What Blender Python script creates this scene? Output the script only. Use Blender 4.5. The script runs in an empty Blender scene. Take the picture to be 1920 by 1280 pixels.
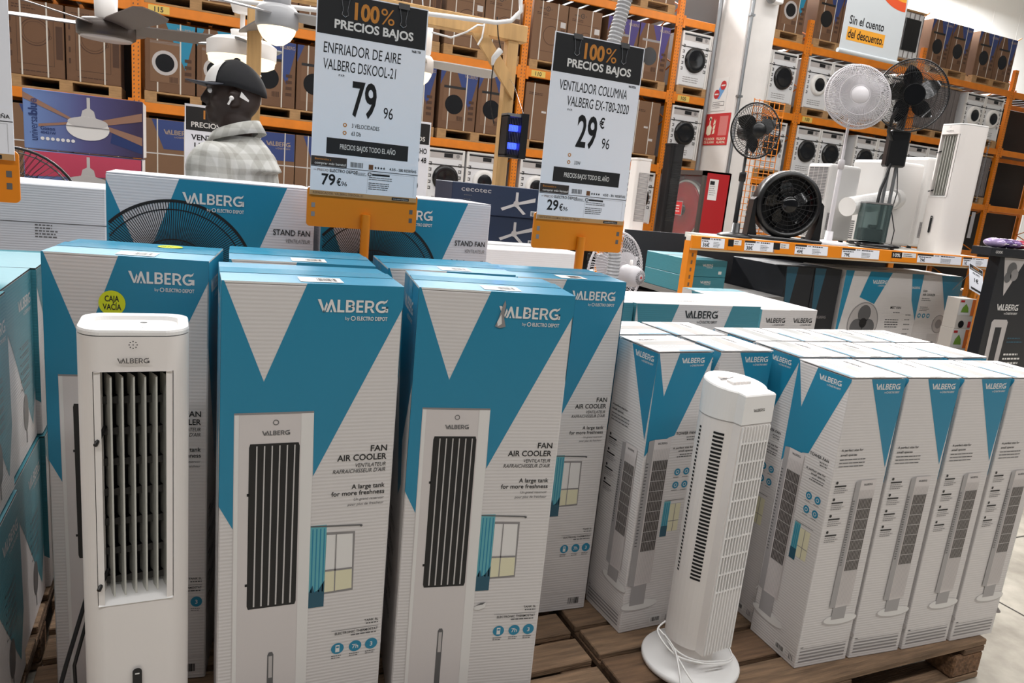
import bpy, bmesh, math, random
from mathutils import Vector, Matrix
sc = bpy.context.scene
COL = sc.collection
R = math.radians

# ------------------------------------------------------------------ camera
F_PX, PITCH, ROLL, YAW, CAM_H = 1365.0, R(12.06), R(5.66), R(24.6), 1.45
fwd = Vector((math.sin(YAW)*math.cos(PITCH), math.cos(YAW)*math.cos(PITCH), -math.sin(PITCH)))
right = Vector((math.cos(YAW), -math.sin(YAW), 0))
up = right.cross(fwd)
cx = right*math.cos(ROLL) + up*math.sin(ROLL)
cy = up*math.cos(ROLL) - right*math.sin(ROLL)
cam_d = bpy.data.cameras.new('camera')
cam_d.sensor_width = 36.0
cam_d.lens = F_PX/1920*36
cam_d.clip_start = 0.05
cam = bpy.data.objects.new('camera', cam_d)
COL.objects.link(cam)
m = Matrix.Identity(4)
for i in range(3):
    m[i][0], m[i][1], m[i][2] = cx[i], cy[i], -fwd[i]
m[2][3] = CAM_H
cam.matrix_world = m
sc.camera = cam

# ------------------------------------------------------------------ world, lights, exposure
sc.view_settings.view_transform = 'Standard'
sc.view_settings.look = 'None'
sc.view_settings.gamma = 1.0
sc.view_settings.use_curve_mapping = False
sc.view_settings.exposure = 0.0
wd = bpy.data.worlds.new('hall_ambient')
sc.world = wd
wd.use_nodes = True
wd.node_tree.nodes['Background'].inputs[0].default_value = (0.88, 0.94, 1.0, 1)
wd.node_tree.nodes['Background'].inputs[1].default_value = 0.14

def area_light(name, loc, sx, sy, power, color=(1, .99, .985)):
    l = bpy.data.lights.new(name, 'AREA')
    l.shape = 'RECTANGLE'; l.size = sx; l.size_y = sy; l.energy = power; l.color = color
    o = bpy.data.objects.new(name, l); COL.objects.link(o); o.location = loc
    return o
# rows of strip luminaires hung under the hall roof
for y, pw in ((-1.8, 430), (2.6, 520), (7.0, 330)):
    area_light('unseen_strip_light', (3.0, y, 6.6), 16, .5, pw)
area_light('unseen_strip_light', (9.0, 14.2, 8.2), 26, .5, 7500)  # added unseen light behind the rack, brightens the back wall

# ------------------------------------------------------------------ materials
def srgb(r, g, b):
    f = lambda c: (c/255/12.92) if c/255 <= .04045 else ((c/255+.055)/1.055)**2.4
    return (f(r), f(g), f(b), 1)

MATS = {}
def mat(name, col, rough=.55, metal=0.0, noise=0.0, nscale=20.0, bump=0.0, bscale=60.0, spec=None,
        stretch=(1, 1, 1), emit=None, estr=0.0, trans=0.0, alpha=1.0):
    if name in MATS: return MATS[name]
    m = bpy.data.materials.new(name); m.use_nodes = True
    nt = m.node_tree; b = nt.nodes['Principled BSDF']
    c = srgb(*col)
    b.inputs['Base Color'].default_value = c
    b.inputs['Roughness'].default_value = rough
    b.inputs['Metallic'].default_value = metal
    if spec is not None: b.inputs['Specular IOR Level'].default_value = spec
    if emit:
        b.inputs['Emission Color'].default_value = srgb(*emit); b.inputs['Emission Strength'].default_value = estr
    if trans: b.inputs['Transmission Weight'].default_value = trans; b.inputs['IOR'].default_value = 1.15
    if alpha < 1: b.inputs['Alpha'].default_value = alpha
    if noise or bump:
        tc = nt.nodes.new('ShaderNodeTexCoord'); mp = nt.nodes.new('ShaderNodeMapping')
        mp.inputs['Scale'].default_value = stretch
        nt.links.new(tc.outputs['Object'], mp.inputs['Vector'])
    if noise:
        n = nt.nodes.new('ShaderNodeTexNoise'); n.inputs['Scale'].default_value = nscale; n.inputs['Detail'].default_value = 5
        nt.links.new(mp.outputs[0], n.inputs['Vector'])
        r = nt.nodes.new('ShaderNodeValToRGB')
        r.color_ramp.elements[0].position = .3; r.color_ramp.elements[1].position = .72
        r.color_ramp.elements[0].color = tuple(max(0, x*(1-noise)) for x in c[:3])+(1,)
        r.color_ramp.elements[1].color = tuple(min(1, x*(1+noise*.6)) for x in c[:3])+(1,)
        nt.links.new(n.outputs['Fac'], r.inputs['Fac']); nt.links.new(r.outputs['Color'], b.inputs['Base Color'])
    if bump:
        n2 = nt.nodes.new('ShaderNodeTexNoise'); n2.inputs['Scale'].default_value = bscale; n2.inputs['Detail'].default_value = 4
        nt.links.new(mp.outputs[0], n2.inputs['Vector'])
        bp = nt.nodes.new('ShaderNodeBump'); bp.inputs['Strength'].default_value = bump; bp.inputs['Distance'].default_value = .01
        nt.links.new(n2.outputs['Fac'], bp.inputs['Height']); nt.links.new(bp.outputs['Normal'], b.inputs['Normal'])
    MATS[name] = m
    return m

def carton(name, col, rough=.5, flute=True):
    """printed corrugated board: faint flute lines as relief"""
    if name in MATS: return MATS[name]
    m = mat(name, col, rough)
    nt = m.node_tree; b = nt.nodes['Principled BSDF']
    tc = nt.nodes.new('ShaderNodeTexCoord')
    w = nt.nodes.new('ShaderNodeTexWave'); w.wave_type = 'BANDS'; w.bands_direction = 'Z'
    w.inputs['Scale'].default_value = 38; w.inputs['Distortion'].default_value = .6; w.inputs['Detail'].default_value = 1
    n = nt.nodes.new('ShaderNodeTexNoise'); n.inputs['Scale'].default_value = 5
    nt.links.new(tc.outputs['Object'], w.inputs['Vector']); nt.links.new(tc.outputs['Object'], n.inputs['Vector'])
    a = nt.nodes.new('ShaderNodeMath'); a.operation = 'MULTIPLY_ADD'; a.inputs[1].default_value = 0.14
    nt.links.new(n.outputs['Fac'], a.inputs[0]); nt.links.new(w.outputs['Fac'], a.inputs[2])
    bp = nt.nodes.new('ShaderNodeBump'); bp.inputs['Strength'].default_value = .12; bp.inputs['Distance'].default_value = .004
    nt.links.new(a.outputs[0], bp.inputs['Height']); nt.links.new(bp.outputs['Normal'], b.inputs['Normal'])
    return m

WHITE = carton('white_print_board', (214, 209, 207), .42)
TEAL = carton('teal_print_board', (30, 130, 164), .38)
TEALD = carton('muted_teal_board', (60, 132, 146), .42)
KRAFT = carton('kraft_board', (150,112,80), .75)
PW = mat('print_white', (226, 223, 220), .4)
PWb = mat('print_soft_white', (196, 192, 190), .4)
PG1 = mat('print_pale_grey', (186, 180, 178), .42)
PG2 = mat('print_mid_grey', (140, 136, 136), .42)
PAL = mat('print_appliance_white', (212, 205, 203), .42)
PGR = mat('print_grille_umber', (74, 68, 65), .42)
PSD = mat('print_side_grey', (164, 160, 160), .42)
PG3 = mat('print_grey', (96, 95, 96), .42)
PK = mat('print_black', (22, 22, 24), .42)
PT = mat('print_teal', (30, 130, 164), .38)
PTL = mat('print_pale_teal', (96, 170, 180), .4)
PTD = mat('print_dark_teal', (34, 84, 104), .4)
PY = mat('print_window_yellow', (224, 218, 186), .4)
PBR = mat('print_bronze', (196, 128, 54), .4)
PBRN = mat('print_brown', (116, 84, 60), .7)
PBLUE = mat('print_navy', (34, 52, 104), .5)
PRED = mat('print_red', (190, 44, 46), .5)
PLILAC = mat('paper_white', (236, 238, 246), .5, bump=.06, bscale=14)
SIGNK = mat('sign_black', (28, 28, 30), .5)
ORANGE = mat('orange_painted_metal', (226, 132, 14), .42)
RACKO = mat('rack_orange_paint', (226, 128, 22), .45, noise=.12, nscale=6)
PLASTW = mat('white_plastic', (236, 234, 232), .34)
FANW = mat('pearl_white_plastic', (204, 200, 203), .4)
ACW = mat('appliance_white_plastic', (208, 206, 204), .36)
PLASTW2 = mat('satin_white_plastic', (234, 228, 224), .4)
PLASTG = mat('grey_plastic', (120, 118, 118), .4)
BLACKP = mat('black_plastic', (16, 16, 18), .35)
BLACKG = mat('gloss_black_plastic', (10, 10, 12), .12)
VOID = mat('dark_interior', (9, 9, 11), .8)
LOUV = mat('louvre_grey_plastic', (188, 187, 180), .4)
LETTER = mat('grey_lettering', (96, 92, 90), .4)
WOODP = mat('weathered_pallet_wood', (132, 106, 82), .85, noise=.45, nscale=9, bump=.5, bscale=30, stretch=(.7, 7, 7))
WOODP2 = mat('darker_pallet_wood', (112, 86, 64), .85, noise=.45, nscale=9, bump=.5, bscale=30, stretch=(.7, 7, 7))
WOODB = mat('chipboard_block', (124, 92, 66), .9, noise=.55, nscale=70, bump=.8, bscale=90)
WOODR = mat('rack_pallet_wood', (172, 134, 92), .85, noise=.25, nscale=8, stretch=(1, 5, 5))
PINE = mat('new_pine', (206, 164, 108), .65, noise=.18, nscale=5, stretch=(6, 6, .6))
STEEL = mat('galvanised_steel', (150, 152, 154), .35, .8)
CHROME = mat('bright_metal', (200, 200, 204), .2, .9)
YELLOW = mat('yellow_sticker', (214, 222, 30), .5)
TAPE = mat('glossy_packing_tape', (46, 142, 176), .22)
TAPEW = mat('clear_packing_tape', (214, 214, 212), .12)
STRAP = mat('white_strapping', (206, 200, 190), .4)
GLASS = mat('smoked_glass', (14, 16, 18), .08)
WRAPW = mat('film_wrapped_enamel', (226, 226, 228), .22, bump=.25, bscale=9)
WRAPG = mat('grey_stretch_film', (120, 112, 110), .3, bump=.35, bscale=12, noise=.2, nscale=6, stretch=(6, 6, .5))
REDP = mat('red_painted_steel', (172, 24, 30), .35)
SKIN = mat('dark_skin', (44, 29, 23), .5)

# ------------------------------------------------------------------ mesh building
class MB:
    def __init__(s): s.v = []; s.f = []; s.mi = []; s.sm = []; s.mats = []; s.M = Matrix.Identity(4)
    def slot(s, mt):
        if mt not in s.mats: s.mats.append(mt)
        return s.mats.index(mt)
    def face(s, pts, mt, smooth=False):
        n = len(s.v)
        s.v += [s.M @ Vector(p) for p in pts]
        s.f.append(tuple(range(n, n+len(pts)))); s.mi.append(s.slot(mt)); s.sm.append(smooth)
    def mesh(s, verts, faces, mt, smooth=False):
        n = len(s.v); k = s.slot(mt)
        s.v += [s.M @ Vector(p) for p in verts]
        for f in faces: s.f.append(tuple(i+n for i in f)); s.mi.append(k); s.sm.append(smooth)
    def box(s, x0, y0, z0, x1, y1, z1, mt, top=None, front=None):
        v = [(x0, y0, z0), (x1, y0, z0), (x1, y1, z0), (x0, y1, z0), (x0, y0, z1), (x1, y0, z1), (x1, y1, z1), (x0, y1, z1)]
        fs = [(0, 3, 2, 1), (1, 2, 6, 5), (2, 3, 7, 6), (3, 0, 4, 7)]
        n = len(s.v); s.v += [s.M @ Vector(p) for p in v]
        for f in fs: s.f.append(tuple(i+n for i in f)); s.mi.append(s.slot(mt)); s.sm.append(False)
        s.f.append(tuple(i+n for i in (4, 5, 6, 7))); s.mi.append(s.slot(top or mt)); s.sm.append(False)
        s.f.append(tuple(i+n for i in (0, 1, 5, 4))); s.mi.append(s.slot(front or mt)); s.sm.append(False)
    def cbox(s, x0, y0, z0, x1, y1, z1, mt, r=.004, seg=1, smooth=False):
        bm = bmesh.new(); bmesh.ops.create_cube(bm, size=1)
        for v in bm.verts: v.co = Vector(((x0+x1)/2+v.co.x*(x1-x0), (y0+y1)/2+v.co.y*(y1-y0), (z0+z1)/2+v.co.z*(z1-z0)))
        bmesh.ops.bevel(bm, geom=bm.edges[:], offset=r, segments=seg, profile=.5, affect='EDGES')
        bm.verts.index_update()
        s.mesh([v.co[:] for v in bm.verts], [[v.index for v in f.verts] for f in bm.faces], mt, smooth); bm.free()
    def prism(s, poly, z0, z1, mt, axes=(0, 1, 2), smooth=False, cap=None):
        def P(p, z):
            q = [0, 0, 0]; q[axes[0]], q[axes[1]], q[axes[2]] = p[0], p[1], z
            return q
        n = len(poly)
        vs = [P(p, z0) for p in poly]+[P(p, z1) for p in poly]
        s.mesh(vs, [(i, (i+1) % n, n+(i+1) % n, n+i) for i in range(n)], mt, smooth)
        s.face([P(p, z0) for p in reversed(poly)], cap or mt); s.face([P(p, z1) for p in poly], cap or mt)
    def tube(s, path, r, mt, n=8, caps=True, smooth=True, closed=False):
        path = [Vector(p) for p in path]; L = len(path)
        rs = r if isinstance(r, (list, tuple)) else [r]*L
        vs = []; up0 = None
        for i, p in enumerate(path):
            if closed: t = path[(i+1) % L]-path[i-1]
            else: t = path[min(i+1, L-1)]-path[max(i-1, 0)]
            t.normalize()
            a = up0 if up0 is not None else (Vector((0, 0, 1)) if abs(t.z) < .9 else Vector((1, 0, 0)))
            a = (a-t*a.dot(t))
            if a.length < 1e-5: a = t.orthogonal()
            a.normalize(); up0 = a; b = t.cross(a)
            for k in range(n):
                th = 2*math.pi*k/n; vs.append(p+a*math.cos(th)*rs[i]+b*math.sin(th)*rs[i])
        fs = []
        for i in range(L if closed else L-1):
            for k in range(n):
                a0 = i*n+k; a1 = i*n+(k+1) % n; j = (i+1) % L
                fs.append((a0, a1, j*n+(k+1) % n, j*n+k))
        s.mesh(vs, fs, mt, smooth)
        if caps and not closed:
            s.face(list(reversed(vs[:n])), mt); s.face(vs[-n:], mt)
    def lathe(s, prof, mt, n=24, smooth=True, c=(0, 0, 0), caps=False):
        vs = []; c = Vector(c)
        for r, z in prof:
            for k in range(n):
                th = 2*math.pi*k/n; vs.append((c.x+r*math.cos(th), c.y+r*math.sin(th), c.z+z))
        fs = [(i*n+k, i*n+(k+1) % n, (i+1)*n+(k+1) % n, (i+1)*n+k) for i in range(len(prof)-1) for k in range(n)]
        s.mesh(vs, fs, mt, smooth)
        if caps: s.face(list(reversed(vs[:n])), mt); s.face(vs[-n:], mt)
    def ell(s, c, r, mt, n=16, m=10):
        vs = []; c = Vector(c)
        for i in range(m+1):
            ph = math.pi*i/m
            for k in range(n):
                th = 2*math.pi*k/n
                vs.append((c.x+r[0]*math.sin(ph)*math.cos(th), c.y+r[1]*math.sin(ph)*math.sin(th), c.z-r[2]*math.cos(ph)))
        s.mesh(vs, [(i*n+k, i*n+(k+1) % n, (i+1)*n+(k+1) % n, (i+1)*n+k) for i in range(m) for k in range(n)], mt, True)
    def ring(s, c, Rr, r, mt, n=32, k=6, axis='Z'):
        pts = []
        for i in range(n):
            th = 2*math.pi*i/n; a, b = Rr*math.cos(th), Rr*math.sin(th)
            d = {'Z': (a, b, 0), 'Y': (a, 0, b), 'X': (0, a, b)}[axis]
            pts.append(Vector(c)+Vector(d))
        s.tube(pts, r, mt, k, closed=True)
    def build(s, name, parent=None, loc=None, rot=None):
        me = bpy.data.meshes.new(name)
        me.from_pydata([tuple(v) for v in s.v], [], s.f)
        for mt in s.mats: me.materials.append(mt)
        me.polygons.foreach_set('material_index', s.mi); me.polygons.foreach_set('use_smooth', s.sm)
        me.update()
        o = bpy.data.objects.new(name, me); COL.objects.link(o)
        if parent is not None: o.parent = parent
        if loc: o.location = loc
        if rot: o.rotation_euler = rot
        return o

def thing(name, label, cat, loc=(0, 0, 0), rotz=0, group=None, kind=None):
    o = bpy.data.objects.new(name, None); COL.objects.link(o); o.empty_display_size = .05
    o.location = loc; o.rotation_euler = (0, 0, rotz)
    return tag(o, label, cat, group, kind)
def tag(o, label=None, cat=None, group=None, kind=None):
    if label: o['label'] = label
    if cat: o['category'] = cat
    if group: o['group'] = group
    if kind: o['kind'] = kind
    return o
def copy_tree(o, label=None, parent=None, group=None):
    c = o.copy(); COL.objects.link(c)
    if parent is not None: c.parent = parent
    if label: c['label'] = label
    if group: c['group'] = group
    for ch in list(o.children): copy_tree(ch, None, c)
    return c
def part(name, parent, fn, label=None):
    b = MB(); fn(b); o = b.build(name, parent)
    if label: o['label'] = label
    return o
def rrect(x0, y0, x1, y1, r, n=5):
    pts = []
    for cx_, cy_, a0 in ((x1-r, y1-r, 0), (x0+r, y1-r, 90), (x0+r, y0+r, 180), (x1-r, y0+r, 270)):
        for k in range(n+1):
            a = R(a0+90*k/n); pts.append((cx_+r*math.cos(a), cy_+r*math.sin(a)))
    return pts

# ------------------------------------------------------------------ lettering
_TX = {}
def text_mesh(body, bold=0.0):
    key = (body, bold)
    if key in _TX: return _TX[key]
    cu = bpy.data.curves.new('lettering', 'FONT'); cu.body = body; cu.size = 1; cu.offset = bold
    cu.resolution_u = 3; cu.fill_mode = 'FRONT'
    ob = bpy.data.objects.new('lettering', cu)
    me = bpy.data.meshes.new_from_object(ob)
    vs = [(v.co.x, v.co.y) for v in me.vertices]; fs = [tuple(p.vertices) for p in me.polygons]
    bpy.data.objects.remove(ob); bpy.data.curves.remove(cu); bpy.data.meshes.remove(me)
    _TX[key] = (vs, fs)
    return _TX[key]
CAP = max(v[1] for v in text_mesh('H')[0])

def arc(cx_, cy_, ro, ri, a0, a1, n=8):
    out = []
    for k in range(n):
        t0 = R(a0+(a1-a0)*k/n); t1 = R(a0+(a1-a0)*(k+1)/n)
        out.append([(cx_+ri*math.cos(t0), cy_+ri*math.sin(t0)), (cx_+ro*math.cos(t0), cy_+ro*math.sin(t0)),
                    (cx_+ro*math.cos(t1), cy_+ro*math.sin(t1)), (cx_+ri*math.cos(t1), cy_+ri*math.sin(t1))])
    return out
def rc(x0, y0, x1, y1): return [(x0, y0), (x1, y0), (x1, y1), (x0, y1)]
# the wordmark, cap height 1: sharp V, crossbar-less A with an inner wedge, L B E R and an open G
LOGO = [[(0, 1), (.42, 0), (.56, 0), (.24, 1)], [(.42, 0), (.56, 0), (.88, .86), (.76, 1), (.66, .9)][:0] or [(.42, 0), (.56, 0), (.76, .58), (.67, .82)],
        [(.64, 0), (.82, 0), (1.03, .62), (1.03, 1), (.96, 1)], [(1.03, 1), (1.03, .62), (1.24, 0), (1.44, 0), (1.10, 1)],
        [(.95, 0), (1.11, 0), (1.03, .24)]]
LOGO += [rc(1.48, 0, 1.68, 1), rc(1.68, 0, 2.02, .18)]
LOGO += [rc(2.12, 0, 2.31, 1), rc(2.31, .83, 2.5, 1), rc(2.31, .42, 2.52, .58), rc(2.31, 0, 2.52, .17)]
LOGO += arc(2.5, .71, .29, .12, -90, 90, 6) + arc(2.52, .29, .29, .12, -90, 90, 6)
LOGO += [rc(2.92, 0, 3.11, 1), rc(3.11, .83, 3.46, 1), rc(3.11, .42, 3.42, .58), rc(3.11, 0, 3.46, .17)]
LOGO += [rc(3.58, 0, 3.77, 1), rc(3.77, .83, 3.98, 1), rc(3.77, .36, 3.98, .52), [(3.92, .42), (4.10, .40), (4.36, 0), (4.14, 0)]] + arc(3.98, .68, .32, .15, -90, 90, 6)
LOGO += arc(4.90, .5, .5, .31, 62, 330, 14) + [rc(4.90, .36, 5.40, .52), rc(5.22, .05, 5.40, .52), [(5.0, .72), (5.12, .94), (5.36, 1.12), (5.26, .86)]]
LOGO_W = 5.40

class Pr:
    """prints flat artwork on a face: o lower-left corner, u to the right, v up (unit vectors); artwork lies just proud"""
    def __init__(s, mb, o, u, v, eps=.0004):
        s.mb = mb; s.o = Vector(o); s.u = Vector(u); s.v = Vector(v); s.n = s.u.cross(s.v); s.e = eps
    def P(s, a, b, l): return s.o+s.u*a+s.v*b+s.n*(s.e*(l+1))
    def poly(s, pts, mt, l=0): s.mb.face([s.P(a, b, l) for a, b in pts], mt)
    def rect(s, x0, y0, x1, y1, mt, l=0): s.poly(rc(x0, y0, x1, y1), mt, l)
    def polys(s, ps, mt, l, x, y, sc_): 
        for p in ps: s.poly([(x+a*sc_, y+b*sc_) for a, b in p], mt, l)
    def logo(s, x, y, w, mt, l=1, sub=True):
        k = w/LOGO_W; s.polys(LOGO, mt, l, x, y, k)
        if sub:
            s.text('ELECTRO DEPOT', x+w, y-k*.62, k*.3, mt, l, 'r', bold=.02, fit=w*.44)
            s.ringp(x+w*.505, y-k*.47, k*.19, k*.13, mt, l); s.text('by', x+w*.455, y-k*.6, k*.26, mt, l, 'r')
    def text(s, body, x, y, h, mt, l=1, al='l', bold=0.0, fit=None, sx=1.0, sh=0.0):
        vs, fs = text_mesh(body, bold); k = h/CAP
        w0 = min(v[0] for v in vs); w1 = max(v[0] for v in vs); W = (w1-w0)*k*sx
        if fit: sx *= fit/W; W = fit
        ox = x-{'l': 0, 'r': W, 'c': W/2}[al]
        s.mb.mesh([s.P(ox+(a-w0)*k*sx+sh*b*k, y+b*k, l) for a, b in vs], fs, mt)
        return W
    def circ(s, x, y, r, mt, l=1, n=20, ry=None):
        ry = ry or r
        s.poly([(x+r*math.cos(2*math.pi*k/n), y+ry*math.sin(2*math.pi*k/n)) for k in range(n)], mt, l)
    def ringp(s, x, y, ro, ri, mt, l=1, n=20):
        s.polys(arc(0, 0, ro, ri, 0, 360, n), mt, l, x, y, 1)
    def lines(s, x, y, w, n, dy, h, mt, l=1, al='l', rnd=None):
        rnd = rnd or random.Random(3)
        for i in range(n):
            ww = w*(.72+.28*rnd.random()); x0 = x if al == 'l' else x-ww
            xx = x0
            while xx < x0+ww-.002:       # words of unreadable small print
                q = min(w*(.06+.12*rnd.random()), x0+ww-xx)
                s.rect(xx, y-i*dy, xx+q, y-i*dy+h, mt, l); xx += q+h*.6
    def bars(s, x, y, w, h, mt, l=1, n=14, seed=1):
        rnd = random.Random(seed); xx = x
        for i in range(n):
            q = w/n*(.3+.5*rnd.random()); s.rect(xx, y, xx+q, y+h, mt, l); xx += w/n

def box_pr(b, x0, y0, z0, x1, y1, z1, side, eps=.0004):
    return {'-y': lambda: Pr(b, (x0, y0, z0), (1, 0, 0), (0, 0, 1), eps), '+y': lambda: Pr(b, (x1, y1, z0), (-1, 0, 0), (0, 0, 1), eps),
            '-x': lambda: Pr(b, (x0, y1, z0), (0, -1, 0), (0, 0, 1), eps), '+x': lambda: Pr(b, (x1, y0, z0), (0, 1, 0), (0, 0, 1), eps),
            '+z': lambda: Pr(b, (x0, y0, z1), (1, 0, 0), (0, 1, 0), eps)}[side]()
def ordinal(i): return ('first', 'second', 'third', 'fourth', 'fifth', 'sixth', 'seventh', 'eighth', 'ninth')[i]
# ================================================================== THE SETTING
def floor_mat():
    m = mat('polished_concrete', (150, 142, 130), .6)
    nt = m.node_tree; b = nt.nodes['Principled BSDF']
    tc = nt.nodes.new('ShaderNodeTexCoord')
    n1 = nt.nodes.new('ShaderNodeTexNoise'); n1.inputs['Scale'].default_value = 1.6; n1.inputs['Detail'].default_value = 8; n1.inputs['Roughness'].default_value = .65
    n2 = nt.nodes.new('ShaderNodeTexNoise'); n2.inputs['Scale'].default_value = 14; n2.inputs['Detail'].default_value = 6
    nt.links.new(tc.outputs['Object'], n1.inputs['Vector']); nt.links.new(tc.outputs['Object'], n2.inputs['Vector'])
    mx = nt.nodes.new('ShaderNodeMath'); mx.operation = 'MULTIPLY_ADD'; mx.inputs[1].default_value = .45
    nt.links.new(n2.outputs['Fac'], mx.inputs[0]); nt.links.new(n1.outputs['Fac'], mx.inputs[2])
    r = nt.nodes.new('ShaderNodeValToRGB')
    r.color_ramp.elements[0].position = .45; r.color_ramp.elements[0].color = srgb(128, 121, 110)
    r.color_ramp.elements[1].position = .95; r.color_ramp.elements[1].color = srgb(188, 181, 168)
    nt.links.new(mx.outputs[0], r.inputs['Fac']); nt.links.new(r.outputs['Color'], b.inputs['Base Color'])
    return m
fl = part('floor', None, lambda b: b.box(-12, -6, -.2, 32, 17, 0, floor_mat()))
tag(fl, 'grey polished concrete hall floor with saw-cut joints', kind='structure')
for a, bb in (((3.0, -6), (3.0, 17)), ((-12, 2.0), (32, 1.96))):
    def fj(b, a=a, bb=bb):
        d = Vector((bb[0]-a[0], bb[1]-a[1], 0)).normalized(); n = Vector((-d.y, d.x, 0))*.004
        A = Vector((a[0], a[1], .0012)); B = Vector((bb[0], bb[1], .0012))
        b.face([A-n, B-n, B+n, A+n], mat('joint_filler', (64, 60, 56), .9))
    part('floor_joint', fl, fj)
# rear wall of trapezoidal sheet and the white roof lining
def wb(b):
    pts = []; x = -12
    while x < 32:
        pts += [(x, 0), (x+1.2, 0), (x+1.21, -.004), (x+1.24, -.004)]; x += 1.25
    vs = [(p[0], 16.6+p[1], 0) for p in pts]+[(p[0], 16.6+p[1], 9.0) for p in pts]; n = len(pts)
    b.mesh(vs, [(i, i+1, n+i+1, n+i) for i in range(n-1)], mat('white_wall_sheet', (232, 232, 230), .6))
    b.box(-12, 16.62, 0, 32, 16.8, 9.0, mat('white_wall_sheet', (232, 232, 230), .6))
tag(part('wall_back', None, wb), 'white panelled wall behind the pallet racking', kind='structure')
tag(part('ceiling', None, lambda b: b.box(-12, -6, 9.0, 32, 17, 9.2, mat('white_roof_lining', (230, 230, 228), .7))), 'white roof lining high above the hall', kind='structure')
# painted concrete column with a conduit
col = thing('column', 'white painted concrete column beside the fire hose cabinet', 'column', (7.25, 8.9, 0), kind='structure')
PAINT = mat('white_column_paint', (224, 219, 215), .6, noise=.05, nscale=4, bump=.15, bscale=12)
part('shaft', col, lambda b: b.cbox(0, 0, 0, .52, .66, 9.0, PAINT, .02))
for x, y, r in ((.02, -.03, .025), (-.06, .60, .035)):
    cdt = part('conduit', col, lambda b: b.tube([(x, y, 1.2), (x, y, 9.0)], r, STEEL, 8))
    if y < 0:
        for z in (1.9, 3.0, 4.1): part('conduit_clamp', cdt, lambda b: b.box(-.02, -.06, z, .06, 0, z+.03, STEEL))
cam_o = thing('security_camera', 'small white camera box fixed high on the column', 'camera', (7.62, 8.83, 4.32))
part('housing', cam_o, lambda b: b.cbox(-.07, -.07, 0, .09, .07, .18, PLASTW, .012))
part('lens_dome', cam_o, lambda b: b.ell((-.10, -.02, .05), (.07, .07, .07), STEEL, 12, 8))

# ------------------------------------------------------------------ near pallets
def pallet(label, x0, y0, x1, y1, n, bw, seed):
    p = thing('pallet', label, 'pallet', (0, 0, 0))
    rnd = random.Random(seed); pitch = (y1-y0-bw)/(n-1)
    for i in range(n):
        a = y0+i*pitch; mt = (WOODP, WOODP2)[rnd.random() < .35]
        q = rnd.uniform(-.006, .006)
        part('deck_board', p, lambda b: b.cbox(x0+q, a, .122, x1+q*.5, a+bw, .144, mt, .003))
    for k in range(3):
        xa = x0+(x1-x0-.1)*k/2
        part('stringer_board', p, lambda b: b.cbox(xa, y0, .1, xa+.1, y1, .1215, WOODP2, .003))
    for j in range(3):
        ya = y0+(y1-y0-.1)*j/2
        for k in range(3):
            xa = x0+(x1-x0-.14)*k/2
            part('block', p, lambda b: b.cbox(xa, ya, .0225, xa+.14, ya+.1, .0998, WOODB, .006))
        part('base_board', p, lambda b: b.cbox(x0, ya, .001, x1, ya+.1, .022, WOODP, .003))
    return p
pallet('weathered wooden pallet under the tall air cooler cartons', -.34, 1.295, 1.068, 2.20, 7, .105, 1)
pallet('wooden pallet with chipboard blocks under the tower fan cartons', 1.098, 1.29, 2.412, 2.13, 6, .125, 2)
pallet('wooden pallet under the stand fan cartons, behind the air cooler cartons', -.36, 2.24, .955, 2.92, 6, .105, 3)
pallet('wooden pallet under the stacked teal cartons at the left edge', -1.60, 1.45, -.372, 2.9, 9, .12, 4)
pallet('wooden pallet under the long teal and white cartons, behind the tower fan cartons', 1.60, 2.22, 2.95, 3.22, 8, .11, 5)

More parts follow.
